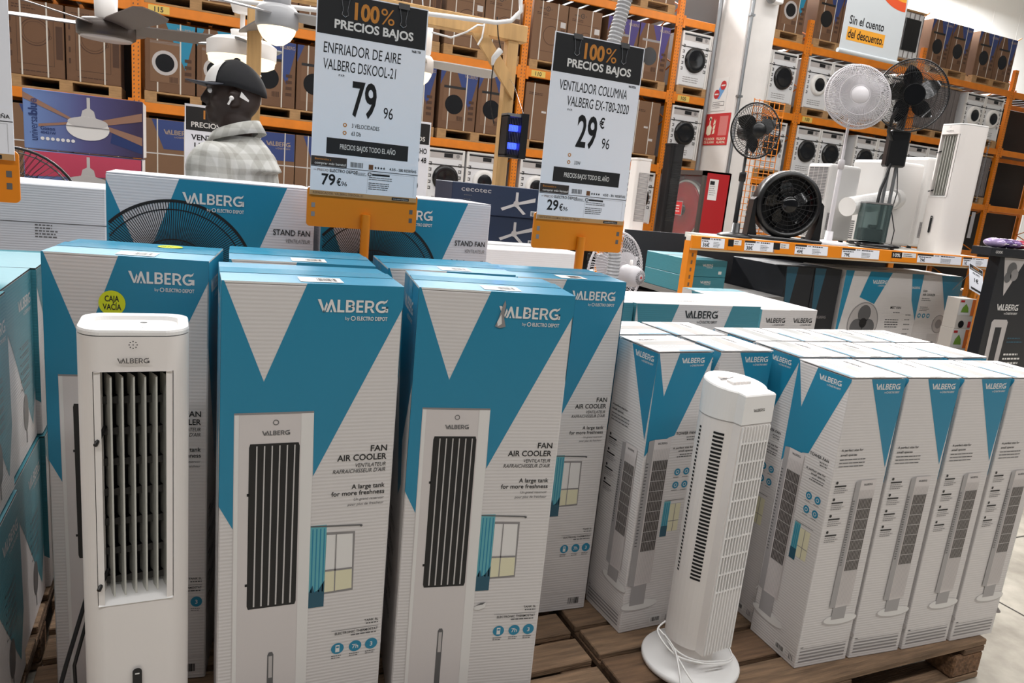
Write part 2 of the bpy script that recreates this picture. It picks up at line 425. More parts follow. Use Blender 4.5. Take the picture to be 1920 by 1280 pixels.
# ================================================================== AIR COOLER CARTONS
CW, CD, CH = .352, .27, 1.072
def cooler_front(pr):
    X = lambda u: u*CW
    Z = lambda v: CH-v*1.0
    q = lambda *pts: [(X(u), Z(v)) for u, v in pts]
    T = lambda *a, **k: None
    # teal field with the white V cut out of it
    pr.poly(q((0, 0), (.012, 0), (.228, .206), (.079, .274), (0, .274)), PT, 0)
    pr.poly(q((0, .274), (.079, .274), (.079, .53), (0, .474)), PT, 0)
    pr.poly(q((.228, .206), (.72, .264), (.707, .274), (.079, .274)), PT, 0)
    pr.poly(q((.511, .274), (.707, .274), (.52, .42)), PT, 0)
    pr.poly(q((.447, 0), (1, 0), (1, .046), (.72, .264), (.228, .206)), PT, 0)
    # picture of the appliance
    pr.poly(q((.074, .272), (.511, .272), (.532, CH-.004), (.086, CH-.004)), PAL, 1)
    pr.poly(q((.440, .276), (.511, .276), (.532, CH-.004), (.470, CH-.004)), PW, 2)
    pr.poly(q((.078, .276), (.10, .276), (.112, CH-.004), (.09, CH-.004)), PW, 2)
    pr.poly(q((.074, .272), (.511, .272), (.51, .276), (.075, .276)), PG2, 2)
    pr.poly(q((.163, .340), (.430, .340), (.437, .348), (.447, .714), (.440, .722), (.170, .722), (.163, .714), (.157, .348)), PK, 2)
    for i in range(6):
        u = .196+.042*i
        pr.poly(q((u, .345), (u+.007, .345), (u+.011, .717), (u+.002, .717)), PWb, 3)
    for v in (.45, .66): pr.poly(q((.15, v), (.163, v), (.163, v+.006), (.15, v+.006)), PK, 2)
    pr.logo(X(.225), Z(.322), X(.155), PG3, 3, False)
    pr.ringp(X(.30), Z(.294), .006, .0045, PG3, 3, 10)
    pr.poly(q((.290, .842), (.298, .835), (.318, .835), (.326, .842), (.330, 1.0), (.292, 1.0)), PG3, 2)
    pr.poly(q((.297, .845), (.319, .845), (.321, .90), (.299, .90)), PG1, 3)
    # copy
    pr.text('FAN', X(.958), Z(.369), .0135, PK, 1, 'r', bold=.016)
    pr.text('AIR COOLER', X(.958), Z(.389), .0135, PK, 1, 'r', bold=.016, fit=X(.30))
    pr.text('VENTILATEUR', X(.955), Z(.405), .009, PK, 1, 'r', fit=X(.19), sh=.18)
    pr.text("RAFRAICHISSEUR D'AIR", X(.955), Z(.418), .009, PK, 1, 'r', fit=X(.32), sh=.18)
    pr.text('A large tank', X(.958), Z(.456), .0105, PK, 1, 'r', bold=.012, fit=X(.205))
    pr.text('for more freshness', X(.958), Z(.471), .0105, PK, 1, 'r', bold=.012, fit=X(.325))
    pr.text('Un grand reservoir', X(.955), Z(.484), .0062, PG3, 1, 'r', fit=X(.185), sh=.18)
    pr.text('pour plus de fraicheur', X(.955), Z(.496), .0062, PG3, 1, 'r', fit=X(.22), sh=.18)
    # curtain and window picture
    pr.poly(q((.518, .537), (.615, .537), (.617, .738), (.524, .738)), PTL, 1)
    for i in range(4): pr.poly(q((.53+.023*i, .545), (.537+.023*i, .545), (.54+.023*i, .70), (.533+.023*i, .70)), PT, 2)
    pr.poly(q((.523, .70), (.545, .682), (.556, .70), (.58, .695), (.617, .672), (.617, .738), (.524, .738)), PTD, 2)
    pr.poly(q((.518, .537), (.823, .543), (.823, .546), (.518, .540)), PG3, 2)
    pr.circ(X(.826), Z(.546), .003, PG3, 2, 8)
    pr.poly(q((.615, .556), (.79, .559), (.795, .706), (.617, .708)), PG2, 0)
    pr.poly(q((.617, .562), (.776, .564), (.786, .70), (.617, .703)), PW, 1)
    pr.poly(q((.617, .652), (.782, .652), (.786, .70), (.617, .703)), PY, 2)
    pr.poly(q((.672, .562), (.679, .562), (.683, .702), (.676, .702)), PG2, 3)
    pr.poly(q((.617, .647), (.782, .647), (.782, .651), (.617, .651)), PG2, 3)
    # feature rows
    pr.text('TANK 5L', X(.972), Z(.792), .0055, PK, 1, 'r', bold=.012); pr.lines(X(.972), Z(.799), X(.1), 1, .01, .003, PG3, 1, 'r')
    pr.rect(X(.674), Z(.807), X(.974), Z(.8062), PG3, 1)
    pr.text('ELECTRONIC THERMOSTAT', X(.972), Z(.817), .006, PK, 1, 'r', bold=.01, fit=X(.275)); pr.lines(X(.972), Z(.824), X(.22), 1, .01, .003, PG3, 1, 'r')
    for u, t in ((.718, ''), (.831, '7h'), (.935, '3')):
        pr.circ(X(u), Z(.853), .0142, PT, 1, 22)
        if t: pr.text(t, X(u), Z(.853)-.0055, .0105, PW, 2, 'c', bold=.012)
        else:
            pr.rect(X(u)-.0045, Z(.853)-.009, X(u)+.0045, Z(.853)+.009, PW, 2); pr.rect(X(u)-.003, Z(.853)+.002, X(u)+.003, Z(.853)+.006, PT, 3)
        pr.lines(X(u)-.013, Z(.873), .03, 2, .005, .002, PG3, 1)
    pr.bars(X(.82), Z(1.05), .04, .022, PK, 1, 10, 4)
    pr.rect(.004, Z(1.008), CW-.004, Z(1.0076), PG2, 1)

def side_art(pr, w, h):
    pr.poly([(0, h), (w, h), (w, h*.62), (w*.55, h*.5), (0, h*.82)], PT, 0)
    pr.logo(w*.12, h-.075, w*.62, PWb, 1)
    pr.poly([(w*.62, h*.64), (w, h*.80), (w, h*.3)], PW, 1)
    for k in range(5):
        pr.rect(w*.12, h*.42-k*.06, w*.24, h*.42-k*.06+.006, PK, 1); pr.lines(w*.12, h*.42-.012-k*.06, w*.5, 3, .008, .003, PG3, 1)

cooler_box = thing('air_cooler_carton', 'x', 'carton', group='tall air cooler cartons on the pallet')
def cb(b):
    b.cbox(-CW/2, -CD/2, 0, CW/2, CD/2, CH-.004, WHITE, .003)
part('carton_body', cooler_box, cb)
for s in (-1, 1):
    def flap(b, s=s):
        y0, y1 = (-CD/2, -.002) if s < 0 else (.002, CD/2)
        zi = .0012
        e = CH-.004
        ya, yb = (y0, y1) if s < 0 else (y1, y0)
        vs = [(-CW/2, ya, e), (CW/2, ya, e), (CW/2+.002, yb, e+zi), (-CW/2-.001, yb, e+zi)]
        top = [(x, y, z+.004) for x, y, z in vs]
        if s > 0: vs.reverse(); top.reverse()
        b.face(top, TEAL); b.face(list(reversed(vs)), WHITE)
        for i in range(4): b.face([vs[i], vs[(i+1) % 4], top[(i+1) % 4], top[i]], PW)
    part('top_flap', cooler_box, flap)
def tp(b):
    z = CH+.0048
    b.mesh([(-CW/2-.001, -.03, z-.003), (CW/2+.001, -.03, z-.003), (CW/2+.001, .03, z-.001), (-CW/2-.001, .03, z-.001)], [(0, 1, 2, 3)], TAPE)
    b.face([(-CW/2-.0008, -.03, z-.003), (-CW/2-.0008, .03, z-.001), (-CW/2-.0008, .03, z-.05), (-CW/2-.0008, -.03, z-.05)], TAPE)
part('packing_tape', cooler_box, tp)
def bl(b):
    pr = Pr(b, (-.03, -.12, CH+.0009), (1, 0, 0), (0, 1, .005), .0005)
    pr.rect(0, 0, .085, .06, PW, 0); pr.bars(.035, .012, .04, .036, PK, 1, 12)
part('barcode_label', cooler_box, bl)
def fp(b): cooler_front(Pr(b, (-CW/2, -CD/2, 0), (1, 0, 0), (0, 0, 1)))
part('front_print', cooler_box, fp)
def lg(b): Pr(b, (-CW/2, -CD/2, 0), (1, 0, 0), (0, 0, 1)).logo(CW*.505, CH-.058, CW*.405, PW, 3)
part('brand_print', cooler_box, lg)
for s_ in ('-x', '+x'):
    part('side_print', cooler_box, lambda b: side_art(box_pr(b, -CW/2, -CD/2, 0, CW/2, CD/2, CH-.004, s_), CD, CH-.004))

def place_fl(o, x, y, rz, z=.144, w=CW, d=CD):
    """put a carton so that its front left lower corner is at x, y"""
    c, s = math.cos(rz), math.sin(rz)
    o.location = (x+c*w/2-s*d/2, y+s*w/2+c*d/2, z); o.rotation_euler = (0, 0, rz)
PALZ = .1445
spots = [
    ('air cooler carton with a round yellow CAJA VACIA sticker, behind the display cooler', -.287, 1.824, R(-8.5), 1, .95),
    ('undamaged air cooler carton in the front row, directly right of the display cooler', .060, 1.505, R(-.8), 1, 1.03),
    ('air cooler carton in the front row with a scuffed logo', .457, 1.505, R(-9), 1, 1.02),
    ('air cooler carton at the right rear, beside the tower fan cartons', .828, 1.822, R(-3.5), .99, .98),
    ('air cooler carton showing only its top behind the undamaged front carton', .088, 1.812, R(-3), 1.003, .97),
    ('air cooler carton showing only its top behind the one with the scuffed logo', .462, 1.80, R(-5), 1.0, .97)]
for i, (lab, x, y, rz, hs, ws) in enumerate(spots):
    o = cooler_box if i == 0 else copy_tree(cooler_box)
    o['label'] = lab; place_fl(o, x, y, rz, PALZ, CW*ws); o.scale = (ws, 1, hs)
    if i == 0: cooler_A = o
    if i == 2: cooler_C = o
# stickers and damage
def stk(b):
    pr = Pr(b, (-CW/2, -CD/2, 0), (1, 0, 0), (0, 0, 1)); x, y = .143, CH-.106
    pr.circ(x, y, .0285, YELLOW, 4, 28); pr.text('CAJA', x, y+.004, .0125, PK, 5, 'c', sx=.72, bold=.02); pr.text('VACÍA', x, y-.0145, .0125, PK, 5, 'c', sx=.72, bold=.02)
part('round_sticker', cooler_A, stk, 'round yellow sticker reading CAJA VACIA')
def stk2(b):
    pr = Pr(b, (0, -.02, CH+.0014), (1, 0, 0), (0, 1, -.004), .0003); pr.circ(.055, .09, .03, YELLOW, 6, 24); pr.lines(.035, .085, .04, 2, .01, .005, PK, 7)
part('round_sticker', cooler_A, stk2, 'round yellow sticker on the carton top')
def tear(b):
    pr = Pr(b, (-CW/2, -CD/2, 0), (1, 0, 0), (0, 0, 1))
    pr.poly([(.178, CH-.062), (.186, CH-.03), (.190, CH-.018), (.193, CH-.028), (.190, CH-.055), (.196, CH-.078), (.183, CH-.082), (.172, CH-.078)], PG2, 5)
    pr.poly([(.176, CH-.068), (.184, CH-.05), (.187, CH-.072), (.178, CH-.078)], PW, 6)
part('torn_patch', cooler_C, tear, 'scuffed torn print')
def tear2(b):
    pr = Pr(b, (-CW/2, -CD/2, 0), (1, 0, 0), (0, 0, 1))
    pr.poly([(.186, CH-.782), (.20, CH-.772), (.214, CH-.77), (.212, CH-.784), (.198, CH-.79), (.186, CH-.788)], PW, 5)
    pr.poly([(.188, CH-.778), (.20, CH-.771), (.213, CH-.769), (.206, CH-.775)], PG3, 6)
part('torn_patch', cooler_C, tear2, 'small torn hole')

# ================================================================== DISPLAY AIR COOLER
dc = thing('display_air_cooler', 'white tower air cooler with vertical louvres on show at the left front', 'air cooler', (-.0925, 1.548, .1445), R(1.0))
DW, DD, DH = .189, .155, .980
GX, GZ0, GZ1, FY = .0655, .428, .902, -.095
def outline(w, d, n=10, bow=.012):
    """rounded plan with a slightly bowed front"""
    pts = []
    r = .040
    for cx_, cy_, a0 in ((w/2-r, d/2-r, 0), (-w/2+r, d/2-r, 90), (-w/2+r, -d/2+r, 180), (w/2-r, -d/2+r, 270)):
        for k in range(n+1):
            a = R(a0+90*k/n); pts.append((cx_+r*math.cos(a), cy_+r*math.sin(a)))
    return [(x, y-(bow*(1-(x/(w/2))**2) if y < 0 else 0)) for x, y in pts]
def dbody(b):
    # shell below, above and around the louvre opening
    o = outline(DW, DD)
    b.prism(o, 0, GZ0, PLASTW2, smooth=True); b.prism(o, GZ1, DH-.012, PLASTW2, smooth=True)
    n = len(o); keep = [(i, (i+1) % n) for i in range(n) if not (o[i][1] < -.05 and o[(i+1) % n][1] < -.05 and abs((o[i][0]+o[(i+1) % n][0])/2) < GX)]
    for i, j in keep: b.mesh([(o[i][0], o[i][1], GZ0), (o[j][0], o[j][1], GZ0), (o[j][0], o[j][1], GZ1), (o[i][0], o[i][1], GZ1)], [(0, 1, 2, 3)], PLASTW2, True)
    # stiles between the rounded corners and the opening, with inward reveals
    for s in (-1, 1):
        xo = s*(DW/2-.040); ys = -DD/2-.012*(1-(xo/(DW/2))**2); yi = -DD/2-.012*(1-(GX/(DW/2))**2)
        P = [(xo, ys, GZ0), (s*GX, yi, GZ0), (s*GX, yi, GZ1), (xo, ys, GZ1)]
        b.face(P if s < 0 else list(reversed(P)), PLASTW2, True)
        rv = [(s*GX, yi, GZ0), (s*(GX-.012), yi+.03, GZ0), (s*(GX-.012), yi+.03, GZ1), (s*GX, yi, GZ1)]
        b.face(rv if s < 0 else list(reversed(rv)), PLASTW2)
    y = -DD/2-.01
    b.face([(-GX, y, GZ0), (GX, y, GZ0), (GX, y+.045, GZ0+.028), (-GX, y+.045, GZ0+.028)], PLASTW)
    b.face([(-GX, y+.045, GZ1-.012), (GX, y+.045, GZ1-.012), (GX, y, GZ1), (-GX, y, GZ1)], PLASTW2)
part('body', dc, dbody)
part('grille_cavity', dc, lambda b: b.box(-GX+.002, -.028, GZ0, GX-.002, .01, GZ1, VOID))
for i in range(6):
    x = -.040+.0190*i
    def lv(b, x=x):
        # slanted vertical blade, front edge to the right
        b.prism([(x-.012, -.038), (x-.010, -.038), (x+.0035, -.076), (x+.0035, -.080), (x+.0005, -.080), (x-.0015, -.071)], GZ0+.014+.0012*i, GZ1-.012, LOUV, smooth=False)
    part('louvre_blade', dc, lv)
for k in range(7):
    z = GZ1-.062-.062*k
    def hb(b, z=z):
        for i in range(6):
            x = -.050+.0190*i
            b.mesh([(x-.010, -.055, z-.008), (x+.005, -.055, z-.008), (x+.007, -.055, z-.002), (x+.004, -.055, z+.008), (x-.010, -.055, z+.004),
                    (x-.010, -.033, z-.008), (x+.005, -.033, z-.008), (x+.007, -.033, z-.002), (x+.004, -.033, z+.008), (x-.010, -.033, z+.004)],
                   [(0, 1, 2, 3, 4), (5, 9, 8, 7, 6), (0, 5, 6, 1), (1, 6, 7, 2), (2, 7, 8, 3), (3, 8, 9, 4), (4, 9, 5, 0)], BLACKP)
    part('cross_vane', dc, hb)
for z in (GZ1-.128, GZ1-.425):
    part('vane_lever', dc, lambda b: b.tube([(-.050, -.053, z+.012), (-.060, -.081, z-.004), (-.064, -.093, z-.010)], .004, BLACKP, 6))
def dtop(b):
    o = outline(DW, DD); i_ = [(x*.80, y*.70-.004) for x, y in o]; n = len(o)
    z0, z1 = DH-.010, DH
    ob = [(x*.985, y*.985) for x, y in o]
    vs = [(x, y, z0) for x, y in o]+[(x, y, z1-.004) for x, y in o]+[(x, y, z1) for x, y in ob]+[(x, y, z1) for x, y in i_]+[(x*.97, y*.97, z1-.008) for x, y in i_]
    b.mesh(vs, [(r*n+k, r*n+(k+1) % n, (r+1)*n+(k+1) % n, (r+1)*n+k) for r in range(4) for k in range(n)], PLASTW, False)
    b.face([(x*.97, y*.97, z1-.008) for x, y in i_], PLASTW)
    b.prism([(x*.98, y*.98) for x, y in o], DH-.0125, DH-.0095, PLASTG)
part('top_tray', dc, dtop)
def dctl(b):
    pr = Pr(b, (0, 0, DH-.008), (1, 0, 0), (0, 1, 0), .0005)
    for i in range(4):
        for j in range(4): pr.rect(.006+.006*i, -.05+.014*j, .009+.006*i, -.047+.014*j, PG3, 1)
    pr.circ(.014, .022, .007, PK, 1, 14, .004); pr.lines(-.03, 0, .02, 5, .012, .003, PG2, 1)
part('control_panel', dc, dctl)
def dl(b):
    y = -DD/2-.0123
    pr = Pr(b, (0, y, 0), (1, 0, 0), (0, 0, 1))
    pr.logo(-.0265, .919, .053, LETTER, 0, False)
    for k in range(8): pr.circ(.0065*math.cos(k*math.pi/4), DH-.026+.0065*math.sin(k*math.pi/4), .0012, PK, 0, 6)
    pr.circ(0, DH-.026, .0012, PK, 0, 6)
part('brand_print', dc, dl)
def dw(b):
    y = -DD/2-.0128
    pr = Pr(b, (0, y, 0), (1, 0, 0), (0, 0, 1))
    pr.poly(rrect(-.0085, .15, .0085, .282, .008), PK, 0); pr.rect(-.004, .268, .004, .271, PW, 1)
part('water_gauge', dc, dw)
cord = MB()
cord.tube([(-.17, 1.70, .95-.35), (-.19, 1.66, .52), (-.235, 1.60, .36), (-.27, 1.55, .22), (-.29, 1.5, .152), (-.25, 1.47, .151), (-.2, 1.5, .151)], .0045, BLACKP, 6)
cord.tube([(-.15, 1.70, .48), (-.20, 1.655, .43), (-.225, 1.64, .33), (-.22, 1.62, .22), (-.2, 1.58, .155), (-.12, 1.50, .151)], .004, BLACKP, 6)


# ================================================================== TOWER FAN CARTONS
TW, TH = .199, .885
def tower_pic(pr, x0, top, wid, gtop, gbot, colb, basez, sh=0):
    """picture of the tower fan: side wall, front with slotted grille, column foot, oval base"""
    xa = x0; xs = x0+wid*.28; xb = x0+wid
    pr.circ(x0+wid*.62, basez, wid*.82, PG1, 2, 26, .017); pr.circ(x0+wid*.66, basez+.004, wid*.80, PW, 3, 26, .016)
    pr.poly([(xa+wid*.2, basez+.005), (xa+wid*.85, basez+.005), (xa+wid*.85, colb+.01), (xa+wid*.2, colb+.01)], PSD, 4)
    pr.poly([(xa, colb), (xs, colb-.004), (xs, top), (xa+.004, top-.004)], PSD, 5)
    pr.poly([(xs, colb-.004), (xb, colb), (xb, top), (xs, top)], PAL, 5)
    pr.rect(xs+.004, gbot, xb-.003, gtop, PGR, 6)
    n = 9
    for i in range(n+1):
        x = xs+.004+(xb-.007-xs)*i/n
        pr.rect(x-.0006, colb+.004, x+.0006, top-.03, PG1, 7)
    k = int((gtop-gbot)/.03)
    for i in range(k+1):
        z = gbot+(gtop-gbot)*i/k; pr.rect(xs+.004, z-.0009, xb-.003, z+.0009, PWb, 7)
    for i in range(26):
        z = gbot+.02+(gtop-gbot-.02)*i/26; pr.rect(xa+.004, z, xa+.012, z+.0035, PG3, 6)
    pr.logo(xs+wid*.14, top-.016, wid*.42, PG3, 6, False)
def tower_V(pr):
    w, h = TW, TH
    pr.poly([(0, h), (.02*w, h), (.20*w, h-.128), (.40*w, h-.255), (.06*w, h-.295), (0, h-.31)], PT, 0)
    pr.poly([(.38*w, h), (w, h), (w, h-.008), (.50*w, h-.25), (.40*w, h-.255), (.20*w, h-.128)], PT, 0)
    pr.logo(.43*w, h-.030, .42*w, PW, 1)
    tower_pic(pr, .03*w, h-.258, .42*w, .562, .27, .16, .085)
    pr.text('TOWER FAN', .89*w, .636, .0085, PK, 1, 'r', bold=.016, fit=.36*w); pr.lines(.89*w, .626, .2*w, 2, .008, .003, PG3, 1, 'r')
    pr.text('A perfect size for', .89*w, .592, .006, PK, 1, 'r', bold=.012, fit=.38*w); pr.text('small spaces', .89*w, .582, .006, PK, 1, 'r', bold=.012, fit=.27*w)
    pr.lines(.89*w, .572, .3*w, 2, .007, .003, PG3, 1, 'r')
    for u, z in ((.66, .518), (.83, .518), (.66, .476), (.83, .476)):
        pr.circ(u*w, z, .0115, PT, 1, 18); pr.ringp(u*w, z, .006, .0042, PW, 2, 10); pr.lines(u*w-.012, z-.018, .026, 1, .01, .0022, PG3, 1)
    pr.rect(.50*w, .31, .62*w, .425, PTL, 1); pr.rect(.50*w, .31, .62*w, .345, PTD, 2)
    for i in range(3): pr.rect(.52*w+.007*i, .345, .52*w+.003+.007*i, .42, PT, 2)
    pr.rect(.62*w, .325, .82*w, .415, PY, 1); pr.rect(.715*w, .325, .725*w, .415, PG2, 2); pr.rect(.62*w, .358, .82*w, .36, PG2, 2); pr.rect(.5*w, .427, .86*w, .4285, PG3, 2)
    pr.rect(.55*w, .016, .78*w, .038, PW, 1); pr.bars(.58*w, .02, .17*w, .014, PK, 2, 9)
    for i in range(3): pr.rect(.86*w+.006*i, .016, .86*w+.002+.006*i, .034, PG3, 1)
def tower_T(pr):
    w, h = TW, TH
    pr.poly([(.36*w, h), (w, h), (w, h-.06), (.955*w, h-.262)], PT, 0)
    pr.logo(.46*w, h-.030, .46*w, PW, 1)
    pr.text('A perfect size for', .07*w, .678, .0068, PK, 1, 'l', bold=.012, fit=.40*w); pr.text('small spaces', .07*w, .664, .0068, PK, 1, 'l', bold=.012, fit=.30*w)
    pr.lines(.07*w, .652, .6*w, 3, .010, .0026, PG3, 1)
    tower_pic(pr, .44*w, .588, .40*w, .532, .305, .19, .142)
    for i in range(4):
        z = .585-.05*i
        pr.circ(.11*w, z, .0045, PK, 1, 10); pr.rect(.08*w, z-.013, .29*w, z-.0085, PK, 1); pr.lines(.08*w, z-.019, .26*w, 3, .0062, .0022, PG2, 1)
    for i in range(4): pr.rect(.05*w, .018+.011*i, .93*w, .023+.011*i, PG2, 1)
    pr.rect(.05*w, .0625, .93*w, .0635, PG2, 1); pr.rect(.05*w, .066, .10*w, .068, PK, 1)
tower_box = thing('tower_fan_carton', 'x', 'carton', group='tower fan cartons standing on the pallet')
part('carton_body', tower_box, lambda b: b.cbox(-TW/2, -TW/2, 0, TW/2, TW/2, TH, WHITE, .002))
for s_ in (-1, 1):
    def tfl(b, s=s_):
        y0, y1 = (-TW/2+.0005, -.0012) if s < 0 else (.0012, TW/2-.0005)
        b.box(-TW/2-.0004, y0-.0008*(s < 0), TH+.0032, TW/2+.0004, y1+.0008*(s > 0), TH+.006, WHITE)
        b.box(-TW/2+.012, y0+.008, TH-.001, TW/2-.012, y1-.008, TH+.0033, VOID)  # black block stands in for the shadow gap under the raised flap
    part('top_flap', tower_box, tfl)
def ttop(b):
    pr = Pr(b, (-TW/2, -TW/2, TH+.006), (1, 0, 0), (0, 1, 0), .0004)
    pr.poly([(.38*TW, 0), (TW, 0), (TW, .012), (.38*TW, .012)], PT, 0)
    pr.logo(.12*TW, .68*TW, .36*TW, PK, 0, False); pr.lines(.1*TW, .32*TW, .7*TW, 3, .012, .004, PG2, 0)
    pr.rect(.55*TW, .6*TW, .85*TW, .85*TW, PG1, 0)
part('top_print', tower_box, ttop)
part('packing_tape', tower_box, lambda b: b.box(-TW/2, -.022, TH+.0061, TW/2, .022, TH+.0066, TAPEW))
for s_ in ('-y', '+y'): part('front_print', tower_box, lambda b: tower_V(box_pr(b, -TW/2, -TW/2, 0, TW/2, TW/2, TH, s_)))
for s_ in ('-x', '+x'): part('side_print', tower_box, lambda b: tower_T(box_pr(b, -TW/2, -TW/2, 0, TW/2, TW/2, TH, s_)))
rows = []
for i, x in enumerate((1.638, 1.850, 2.060, 2.268)):
    d = ('left corner one of the front row of four', 'second from left in the front row of four', 'third from left in the front row of four', 'rightmost in the front row of four')[i]
    rows.append((d, x, 1.352-.013*i, R(-92.5-(i == 1)*1.5), .885))
for i, x in enumerate((1.672, 1.880, 2.090, 2.300)):
    rows.append((f'{ordinal(i)} from left in the row right behind the front row of four', x, 1.578-.006*i, R(-91+i*.7), .885))
for i, x in enumerate((1.676, 1.886, 2.096, 2.306)):
    rows.append((f'{ordinal(i)} from left in the rearmost row of four', x, 1.79-.004*i, R(-90+i*.5), .885))
rows += [('right beside the air cooler cartons, behind the display tower fan', 1.206, 1.652, R(2), .88),
         ('the one just left of the corner carton, behind the display fan', 1.436, 1.655, R(-90), .88),
         ('second one back beside the air cooler cartons', 1.212, 1.872, R(1), .885),
         ('second one back in the column left of the corner carton', 1.43, 1.87, R(-89), .885)]
for i, (d, x, y, rz, hh) in enumerate(rows):
    o = tower_box if i == 0 else copy_tree(tower_box)
    o['label'] = 'tower fan carton, '+d
    o.location = (x+TW/2, y+TW/2, PALZ); o.rotation_euler = (0, 0, rz)

# ================================================================== DISPLAY TOWER FAN
tf = thing('display_tower_fan', 'white tower fan with round base and coiled cord on show on the bare pallet boards', 'fan', (1.265, 1.405, .1445), 0)
tf.location = (1.342, 1.472, .1445); tf.rotation_euler = (0, 0, R(7))
def tplan(n=28):
    """round body with a flat proud front, front towards -y"""
    pts = [(-.056, -.088), (.056, -.088), (.056, -.062)]
    for k in range(n+1):
        a = R(-48+276*k/n); pts.append((.083*math.cos(a), .083*math.sin(a)))
    pts.append((-.056, -.062))
    return pts
part('base_disc', tf, lambda b: b.lathe([(0, .001), (.132, .001), (.140, .006), (.141, .016), (.136, .022), (.06, .036), (0, .036)], PLASTW, 48))
part('neck', tf, lambda b: b.lathe([(.062, .03), (.06, .06), (.058, .098)], PLASTW2, 24))
def tbody(b):
    pl = tplan()
    b.prism(pl, .092, .760, PLASTW2, smooth=False)
part('column_body', tf, tbody)
def tcap(b):
    pl = [(x*1.015, y*1.015) for x, y in tplan()]; n = len(pl)
    zf = lambda y: .842+(y+.09)*.10
    vs = [(x, y, .763) for x, y in pl]+[(x, y, zf(y)-.004) for x, y in pl]+[(x*.97, y*.97, zf(y)) for x, y in pl]
    b.mesh(vs, [(r*n+k, r*n+(k+1) % n, (r+1)*n+(k+1) % n, (r+1)*n+k) for r in range(2) for k in range(n)], PLASTW, False)
    b.face([(x*.97, y*.97, zf(y)) for x, y in pl], PLASTW)
part('control_cap', tf, tcap)
def tbtn(b):
    for i in range(5):
        x = -.03+.014*i; b.box(x, -.02, .849, x+.010, .004, .8565, PLASTW2)
    b.lathe([(0, .0), (.013, 0), (.013, .006), (0, .006)], PLASTW2, 16, c=(-.02, .03, .853))
    b.tube([(-.045, .012, .856), (-.03, .018, .8575), (-.01, .016, .857), (.01, .02, .858)], .0015, PG2, 5)
part('button', tf, tbtn)
part('seam', tf, lambda b: b.prism([(x*1.003, y*1.003) for x, y in tplan()], .7595, .7635, PG1))
def tgr(b):
    # recessed slot field behind proud ribs
    pr = Pr(b, (-.056, -.0882, 0), (1, 0, 0), (0, 0, 1), .0003)
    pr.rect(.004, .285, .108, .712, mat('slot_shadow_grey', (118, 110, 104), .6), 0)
    for i in range(10):
        x = -.050+.1*i/9
        b.box(x-.0021, -.0935, .095, x+.0021, -.0882, .757, PLASTW)
    for i in range(9):
        z = .285+.427*i/8; b.box(-.052, -.0925, z-.0022, .052, -.0884, z+.0022, PLASTW)
part('front_grille', tf, tgr)
def tsl(b):
    for a0 in (196, 160):
        for i in range(40):
            z = .30+.0108*i; n = 4
            vs = []
            for k in range(n+1):
                a = R(a0+20*k/n if a0 == 196 else a0+6*k/n)
                vs.append((.0836*math.cos(a), .0836*math.sin(a)))
            for k in range(n):
                p, q = vs[k], vs[k+1]
                b.face([(p[0], p[1], z), (q[0], q[1], z), (q[0], q[1], z+.0062), (p[0], p[1], z+.0062)], VOID)
part('intake_slots', tf, tsl)['kind'] = 'stuff'
def tlg(b):
    Pr(b, (-.056, -.0895, 0), (1, 0, 0), (0, 0, 1)).logo(.036, .796, .042, LETTER, 0, False)
part('brand_print', tf, tlg)
def tc_(b):
    def coil(pts, n=60):
        out = []
        P = [Vector(p) for p in pts]
        for i in range(n+1):
            t = i/n*(len(P)-1); k = min(int(t), len(P)-2); f = t-k
            p0, p1, p2, p3 = P[max(k-1, 0)], P[k], P[k+1], P[min(k+2, len(P)-1)]
            out.append(.5*((2*p1)+(p2-p0)*f+(2*p0-5*p1+4*p2-p3)*f*f+(3*p1-p0-3*p2+p3)*f**3))
        return out
    b.tube(coil([(-.07, .05, .12), (-.115, .03, .11), (-.102, -.03, .075), (-.06, -.085, .072), (.02, -.105, .060), (.075, -.085, .055), (.088, -.02, .085), (.07, .03, .11)]), .0026, PLASTW, 6)
    b.tube(coil([(-.108, .01, .112), (-.1, -.03, .085), (-.128, -.085, .055), (-.15, -.13, .022), (-.135, -.165, .004), (-.10, -.135, .024), (-.098, -.08, .05), (-.104, .0, .1), (-.112, .03, .118)]), .0026, PLASTW, 6)
    b.tube(coil([(-.105, .015, .108), (-.09, -.035, .08), (-.05, -.078, .07), (.03, -.098, .062), (.07, -.09, .058)]), .0026, PLASTW, 6)
part('power_cord', tf, tc_)

# ================================================================== STAND FAN CARTONS
def fan_arc(pr, cx_, cy_, rad, ymin, ymax, x0, x1, l=3):
    """upper part of a printed wire guard"""
    def clip(p): return x0 <= p[0] <= x1 and ymin <= p[1] <= ymax
    for ro, ri in ((rad, rad-.008), (rad*.88, rad*.88-.003), (rad*.50, rad*.5-.0035)):
        for q in arc(cx_, cy_, ro, ri, 0, 180, 64):
            if all(clip(p) for p in q): pr.poly(q, PK, l)
    for k in range(96):
        a = R(180*k/96); c, s = math.cos(a), math.sin(a); w = .0011
        r0, r1 = rad*.34, rad-.004
        st = [r0+(r1-r0)*i/16 for i in range(17)]
        for i in range(16):
            q = [(cx_+st[i]*c-w*s, cy_+st[i]*s+w*c), (cx_+st[i]*c+w*s, cy_+st[i]*s-w*c), (cx_+st[i+1]*c+w*s, cy_+st[i+1]*s-w*c), (cx_+st[i+1]*c-w*s, cy_+st[i+1]*s+w*c)]
            if all(clip(p) for p in q): pr.poly(q, PK, l)
SW, SD, SH = .558, .30, 1.232
stand_box = thing('stand_fan_carton', 'x', 'carton', group='stand fan cartons behind the air coolers')
GREYB = carton('pale_grey_print_board', (214, 215, 222), .45)
part('carton_body', stand_box, lambda b: b.cbox(0, 0, 0, SW, SD, SH, GREYB, .003))
